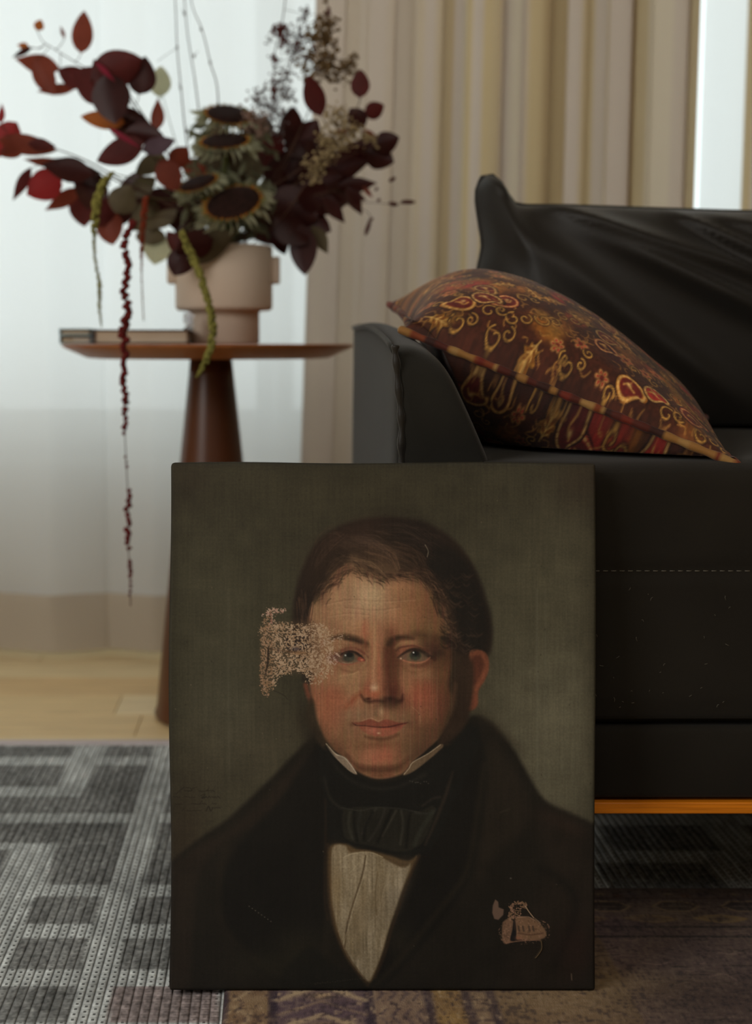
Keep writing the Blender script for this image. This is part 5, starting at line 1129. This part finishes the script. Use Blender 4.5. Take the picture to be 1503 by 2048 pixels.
# sunflowers with the rays mostly gone: dark disc, thin orange rim, grey green bracts
M['disc'] = mat('black_brown_seed_disc', lin((42, 24, 20)), .8, .15, noise=(120, .4), bump=(700, .8)); M['rim'] = mat('orange_ray_stubs', lin((176, 104, 26)), .7, .2, noise=(90, .3)); M['yrim'] = mat('dull_yellow_fringe', lin((118, 114, 66)), .8, .1, noise=(90, .3))
M['bract'] = mat('grey_green_bract', lin((158, 160, 134)), .8, .15, noise=(80, .2), trans=.15)
def sunflower(cx_, cy_, w, h, roll, Y, label, seed, elev=1):
    r = random.Random(seed); s = Y / F_PX; R = w / 2 * s; c = P(cx_, cy_, Y); t = empty('sunflower', tuple(MOUTH), label, 'sunflower')
    tilt = math.asin(min(.98, h / w)) * elev                       # seen obliquely: how much of the face turns to us
    Rm = Matrix.Rotation(math.radians(roll), 3, 'Y') @ Matrix.Rotation(tilt, 3, 'X')   # disc normal +Z tipped toward the camera (-Y)
    def put(b, name, m): b.v = [tuple(Rm @ Vector(v) + c) for v in b.v]; return b.build(name, m, t)
    b = MB(); b.lathe([(0, R * .16), (R * .4, R * .18), (R * .75, R * .14), (R * .97, R * .04), (R, -R * .02), (R * .9, -R * .12), (0, -R * .2)][::-1], (0, 0), 40); put(b, 'seed_disc', M['disc'])
    for nm, mk, k0, n in (('ray_stub_ring', 'rim', .97, 44), ('fringe_ring', 'yrim', 1.06, 50)):
        b = MB()
        for k in range(n):
            a = 2 * math.pi * (k + r.uniform(-.3, .3)) / n; l = r.uniform(.10, .26) * R
            p0 = Vector((math.cos(a), math.sin(a), 0)) * R * k0; b.tube([p0 * .95 + Vector((0, 0, -.02 * R)), p0 + Vector((math.cos(a), math.sin(a), r.uniform(-.1, .3))) * l * .5, p0 + Vector((math.cos(a), math.sin(a), r.uniform(-.5, .5))) * l], [R * .03, R * .03, R * .006], 5)
        put(b, nm, M[mk])
    for k in range(28):
        a = 2 * math.pi * (k + r.uniform(-.35, .35)) / 28; l = r.uniform(.45, .9) * R; wd = R * .28; V, Fc = leaf_shape(l, wd, 1.0, .3, .3)
        dr = r.uniform(-1.2, .15); Q = Matrix.Rotation(a, 3, 'Z') @ Matrix.Rotation(math.pi / 2 + dr * .7 * -1, 3, 'Y')
        out = [Rm @ (Q @ Vector(v) + Vector((math.cos(a), math.sin(a), -.12)) * R * .98) + c for v in V]; mesh_obj('bract', out, Fc, M['bract'], t)
    b = MB(); b.lathe([(0, -R * .45), (R * .3, -R * .42), (R * .8, -R * .25), (R * 1.0, -R * .1), (R * .9, -R * .08), (0, -R * .1)], (0, 0), 24); put(b, 'calyx', M['bract'])
    bk = Rm @ Vector((0, 0, -R * .4)) + c; b = MB(); b.tube(sm([MOUTH + Vector((r.uniform(-.02, .02), 0, -.02)), (MOUTH + bk) / 2 + Vector((0, .02, 0)), bk], 6), .0032, 8); b.build('stem', M['gstem'], t)
sunflower(456, 229, 84, 44, 8, YP - .01, 'topmost sunflower with a bare dark disc and a touch of orange at its left', 1)
sunflower(449, 282, 90, 38, -3, YP - .05, 'second sunflower from the top, flat dark disc with a dull yellow fringe', 2)
sunflower(396, 366, 74, 32, -18, YP - .07, 'smallest sunflower, at lower left of the four, tilted to the left', 3)
sunflower(466, 405, 108, 66, -14, YP - .09, 'largest sunflower, lowest of the four, with an orange rim at its right', 4)
branch('smoke_bush_branch', 'dark brown leaves filling the heart of the bouquet behind the sunflowers', LB, [(450, 420), (440, 340), (450, 260)],
    [(420, 300, 90, 60, -40, 'k', .02), (480, 300, 90, 64, 40, 'd', .02), (500, 340, 96, 70, 60, 'k', .02), (400, 340, 84, 60, -70, 'b', .03), (440, 340, 90, 66, 10, 'k', .03), (470, 370, 90, 60, 100, 'd', .03),
     (500, 410, 96, 70, 110, 'k', .02), (420, 420, 100, 74, -100, 'd', .03), (450, 450, 110, 70, 170, 'k', .02), (380, 390, 84, 60, -120, 'k', .03), (520, 270, 76, 50, 20, 'k', .03), (376, 440, 84, 60, -150, 'd', .03), (520, 450, 90, 66, 150, 'd', .03), (430, 262, 50, 40, -20, 'k', .03)], YP + .06)
# small foliage in the heart of the bouquet
b = MB(); t = empty('bouquet_greenery', tuple(MOUTH), 'grey green filler foliage between the sunflowers', 'foliage'); r = random.Random(5)
stuff = MB()
for k in range(150):
    x, y = r.gauss(452, 58), r.gauss(385, 60)
    if not (360 < x < 560 and 250 < y < 480): continue
    Y = YP + r.uniform(-.05, .06); s = Y / F_PX; L = r.uniform(22, 46); V, Fc = leaf_shape(L * s, L * s * r.uniform(.22, .4), 1.0, .3, .2)
    Rm = Matrix.Rotation(r.uniform(-3.1, 3.1), 3, 'Y') @ Matrix.Rotation(r.uniform(-1, 1), 3, 'Z'); stuff.add([Rm @ Vector(v) + P(x, y, Y) for v in V], Fc)
tag(stuff.build('small_leaves', mat('deep_grey_green_leaf', lin((104, 106, 84)), .7, .2, noise=(60, .3), trans=.1), t), kind='stuff')
for k in range(9):
    q = P(390 + k * 18, 400 + 20 * math.sin(k), YP + .02 * math.sin(k * 2)); b.tube(sm([MOUTH + Vector((0, 0, -.02)), (MOUTH + q) / 2 + Vector((.005, 0, 0)), q], 4), .0012, 5)
b.build('stem', M['gstem'], t)
# amaranth tassels
def tassel(label, path, widths, m, Yd, seed, beads=False, gaps=()):
    r = random.Random(seed); pts = [P(x, y, Yd) for x, y in path]; st = sm(pts, 8); s = Yd / F_PX; n = len(st)
    t = empty('amaranth_tassel', tuple(st[0]), label, 'flower tassel'); W = np.interp(np.linspace(0, 1, n), np.linspace(0, 1, len(widths)), widths)
    b = MB(); root = MOUTH + Vector((RL.uniform(-.03, .01), -.01, -.01)); st0 = sm([root, (root + st[0]) / 2 + Vector((0, -.01, .03)), st[0]], 5)
    b.tube(st0 + st[1:], .0006, 6); b.build('stem', M['gstem'] if not beads else M['stem'], t)
    f = MB(); tot = sum((st[i + 1] - st[i]).length for i in range(n - 1)); step = .0030 if not beads else .0062; d = 0; i = 0; acc = 0
    while i < n - 1:
        L = (st[i + 1] - st[i]).length
        while acc < L:
            q = st[i].lerp(st[i + 1], acc / L); w = W[i] * s / 2; fr = (d) / tot; d += step; acc += step
            if any(a < fr < c for a, c in gaps): continue
            if beads:
                a = r.uniform(0, 6.28); q = q + Vector((math.cos(a), math.sin(a), 0)) * w * .35; 
                for _ in range(3): f.ico(q + Vector((r.uniform(-1, 1), r.uniform(-1, 1), r.uniform(-1, 1))) * w * .35, w * r.uniform(.5, .8), 1, (1, 1, r.uniform(.7, 1.3)))
            else:
                for _ in range(5):
                    a = r.uniform(0, 6.28); f.ico(q + Vector((math.cos(a), math.sin(a), 0)) * w * .55 + Vector((0, 0, r.uniform(-.001, .001))), max(.0006, w * r.uniform(.34, .55)), 1)
        acc -= L; i += 1
    tag(f.build('florets', m, t), kind='stuff')
mg = mat('lime_olive_florets', lin((140, 136, 72)), .85, .1, noise=(150, .25)); mr = mat('dark_red_florets', lin((104, 36, 34)), .85, .1, noise=(150, .3)); mo = mat('rust_red_florets', lin((134, 56, 36)), .85, .1, noise=(150, .3))
tassel('green amaranth tassel hanging at far left down to the table edge', [(224, 346), (206, 368), (194, 400), (190, 440), (188, 480), (192, 530), (199, 570), (199, 620), (203, 654)], [12, 20, 22, 20, 9, 8, 11, 8, 3], mg, YT - .20, 1)
tassel('long dark red beaded amaranth tassel hanging in front of the table and far below it', [(262, 446), (250, 490), (254, 540), (250, 580), (254, 620), (247, 660), (252, 690), (250, 760), (249, 840), (252, 920), (256, 1000), (256, 1080), (259, 1140), (261, 1212)], [19, 18, 20, 19, 21, 24, 21, 19, 14, 8, 15, 15, 13, 4], mr, YT - .235, 2, True, ((.545, .60), (.64, .69), (.855, .875)))
tassel('thin rust red tassel hanging just left of the pot', [(292, 396), (288, 430), (284, 480), (283, 540), (285, 600), (287, 642)], [13, 15, 12, 5, 4, 2], mo, YT - .17, 3)
tassel('thick lime green amaranth tassel curving down over the front of the pot', [(362, 462), (378, 500), (396, 540), (412, 590), (424, 640), (424, 680), (412, 720), (393, 756)], [14, 20, 20, 18, 19, 20, 17, 6], mg, YT - .245, 4)
# dried sprays: tiny flowers on hair-fine stalks
def spray(label, path, clusters, m, Yd, seed, size=(3, 7)):
    r = random.Random(seed); pts = [MOUTH + Vector((0, 0, -.02))] + [P(x, y, Yd) for x, y in path]; st = sm(pts, 6); s = Yd / F_PX
    t = empty('dried_flower_spray', tuple(pts[0]), label, 'dried flowers'); b = MB(); b.tube(st, .0008, 5); f = MB()
    for cx_, cy_, sx, sy, n in clusters:
        c = P(cx_, cy_, Yd); near = min(st, key=lambda p: (p - c).length); b.tube(sm([near, (near + c) / 2 + Vector((0, 0, -.003)), c], 3), .0004, 4)
        for _ in range(int(n * 1.5)):
            q = P(cx_ + r.gauss(0, sx), cy_ + r.gauss(0, sy), Yd + r.gauss(0, .012)); w = r.uniform(*size) * s * 1.35
            f.ico(q, w / 2, 1, (1, 1, r.uniform(.6, 1)))
            if r.random() < .4: b.tube([c, (c + q) / 2 + Vector((0, 0, -.002)), q], .0002, 3, False)
    b.build('stem', M['stem'], t); tag(f.build('tiny_flowers', m, t), kind='stuff')
mcream = mat('cream_dried_florets', lin((166, 148, 112)), .9, .1, noise=(200, .2)); mbr = mat('brown_dried_florets', lin((118, 96, 66)), .9, .1, noise=(200, .3)); mgy = mat('grey_mauve_florets', lin((128, 118, 120)), .9, .1, noise=(200, .3)); mpl = mat('plum_dried_florets', lin((96, 48, 44)), .9, .1, noise=(200, .3))
spray('cream dried flower plume running diagonally across the dark leaves at right', [(560, 440), (620, 355), (672, 292), (716, 252)], [(626, 352, 9, 9, 34), (640, 330, 9, 9, 30), (612, 326, 5, 6, 9), (656, 312, 11, 9, 38), (674, 292, 12, 10, 44), (650, 276, 12, 10, 40), (694, 272, 12, 10, 40), (708, 258, 9, 8, 20), (668, 246, 12, 12, 36), (678, 226, 10, 12, 26), (738, 280, 9, 9, 22)], mcream, YP - .06, 1, (3, 6.5))
spray('brownish dried flower spray at the top right of the bouquet', [(520, 400), (590, 280), (640, 160), (655, 60), (650, -60)], [(655, 45, 10, 9, 26), (645, 62, 14, 12, 46), (660, 78, 9, 9, 20), (628, 76, 14, 12, 26), (648, 112, 15, 12, 50), (655, 135, 15, 12, 50), (632, 140, 16, 14, 40), (690, 132, 8, 7, 18), (704, 118, 7, 6, 14), (700, 145, 10, 8, 20), (672, 158, 12, 9, 22), (610, 130, 14, 16, 30), (640, 40, 5, 5, 6), (651, 3, 3, 3, 5)], mbr, YP + .0, 2, (3, 7))
spray('grey mauve misty spray in front of the bright window, right of the top sunflower', [(500, 400), (520, 280), (560, 190), (590, 90), (612, 25)], [(612, 28, 6, 9, 16), (596, 66, 14, 12, 34), (590, 104, 14, 16, 38), (570, 140, 12, 16, 34), (560, 176, 12, 12, 36), (576, 190, 10, 12, 30), (520, 184, 8, 8, 16), (512, 200, 9, 7, 16), (538, 210, 16, 12, 36), (556, 232, 12, 14, 34), (528, 238, 14, 12, 26), (545, 262, 12, 12, 26), (536, 80, 5, 5, 5)], mgy, YP + .03, 3, (2.5, 5.5))
spray('plum coloured dried spray with a knotted tip against the window', [(500, 400), (540, 260), (547, 170), (548, 110), (563, 50), (575, -40)], [(556, 58, 8, 6, 26), (565, 70, 5, 12, 26), (547, 118, 4, 4, 10), (596, 92, 6, 8, 16), (622, 110, 6, 12, 18), (548, 180, 4, 18, 14), (654, 28, 5, 6, 10)], mpl, YP + .02, 4, (3, 7))
spray('dull pink fuzzy flower head beside the top sunflower', [(470, 400), (500, 280), (508, 240)], [(508, 238, 12, 12, 70), (500, 252, 12, 9, 50), (520, 262, 12, 8, 30)], mat('dull_pink_florets', lin((150, 124, 112)), .9, .1, noise=(200, .2)), YP - .02, 5, (3, 6))
# bare twigs going up out of the picture
def twig(label, path, Yd, knots):
    pts = [MOUTH + Vector((RL.uniform(-.02, .01), 0, -.02))] + [P(x, y, Yd) for x, y in path]; st = sm(pts, 5); t = empty('bare_twig', tuple(pts[0]), label, 'twig')
    b = MB(); b.tube(st, [.0013 - .0007 * i / len(st) for i in range(len(st))], 6)
    for x, y, dx, dy in knots: b.ico(P(x, y, Yd), .0020, 1, (1, 1, 1.7)); b.tube([P(x, y, Yd), P(x + dx, y + dy, Yd + .01)], .0004, 4)
    b.build('stem', M['stem'], t)
twig('left bare twig rising straight past the window light', [(400, 400), (380, 325), (370, 260), (362, 180), (354, 95), (350, 0), (340, -80)], YP, [(354, 95, -40, 28), (372, 262, 6, -12), (361, 176, -5, -10)])
twig('second bare twig, leaning to the left of the topmost sunflower', [(430, 380), (436, 196), (420, 125), (404, 60), (384, 10), (372, -80)], YP + .01, [(420, 125, 4, 12), (402, 58, -4, -14), (369, 27, -6, -8)])
twig('faint thin twig between the other two twigs', [(420, 380), (400, 240), (388, 150), (374, 60), (364, -60)], YP + .05, [(388, 112, 8, -10)])
# tiny loose leaflet silhouettes against the window
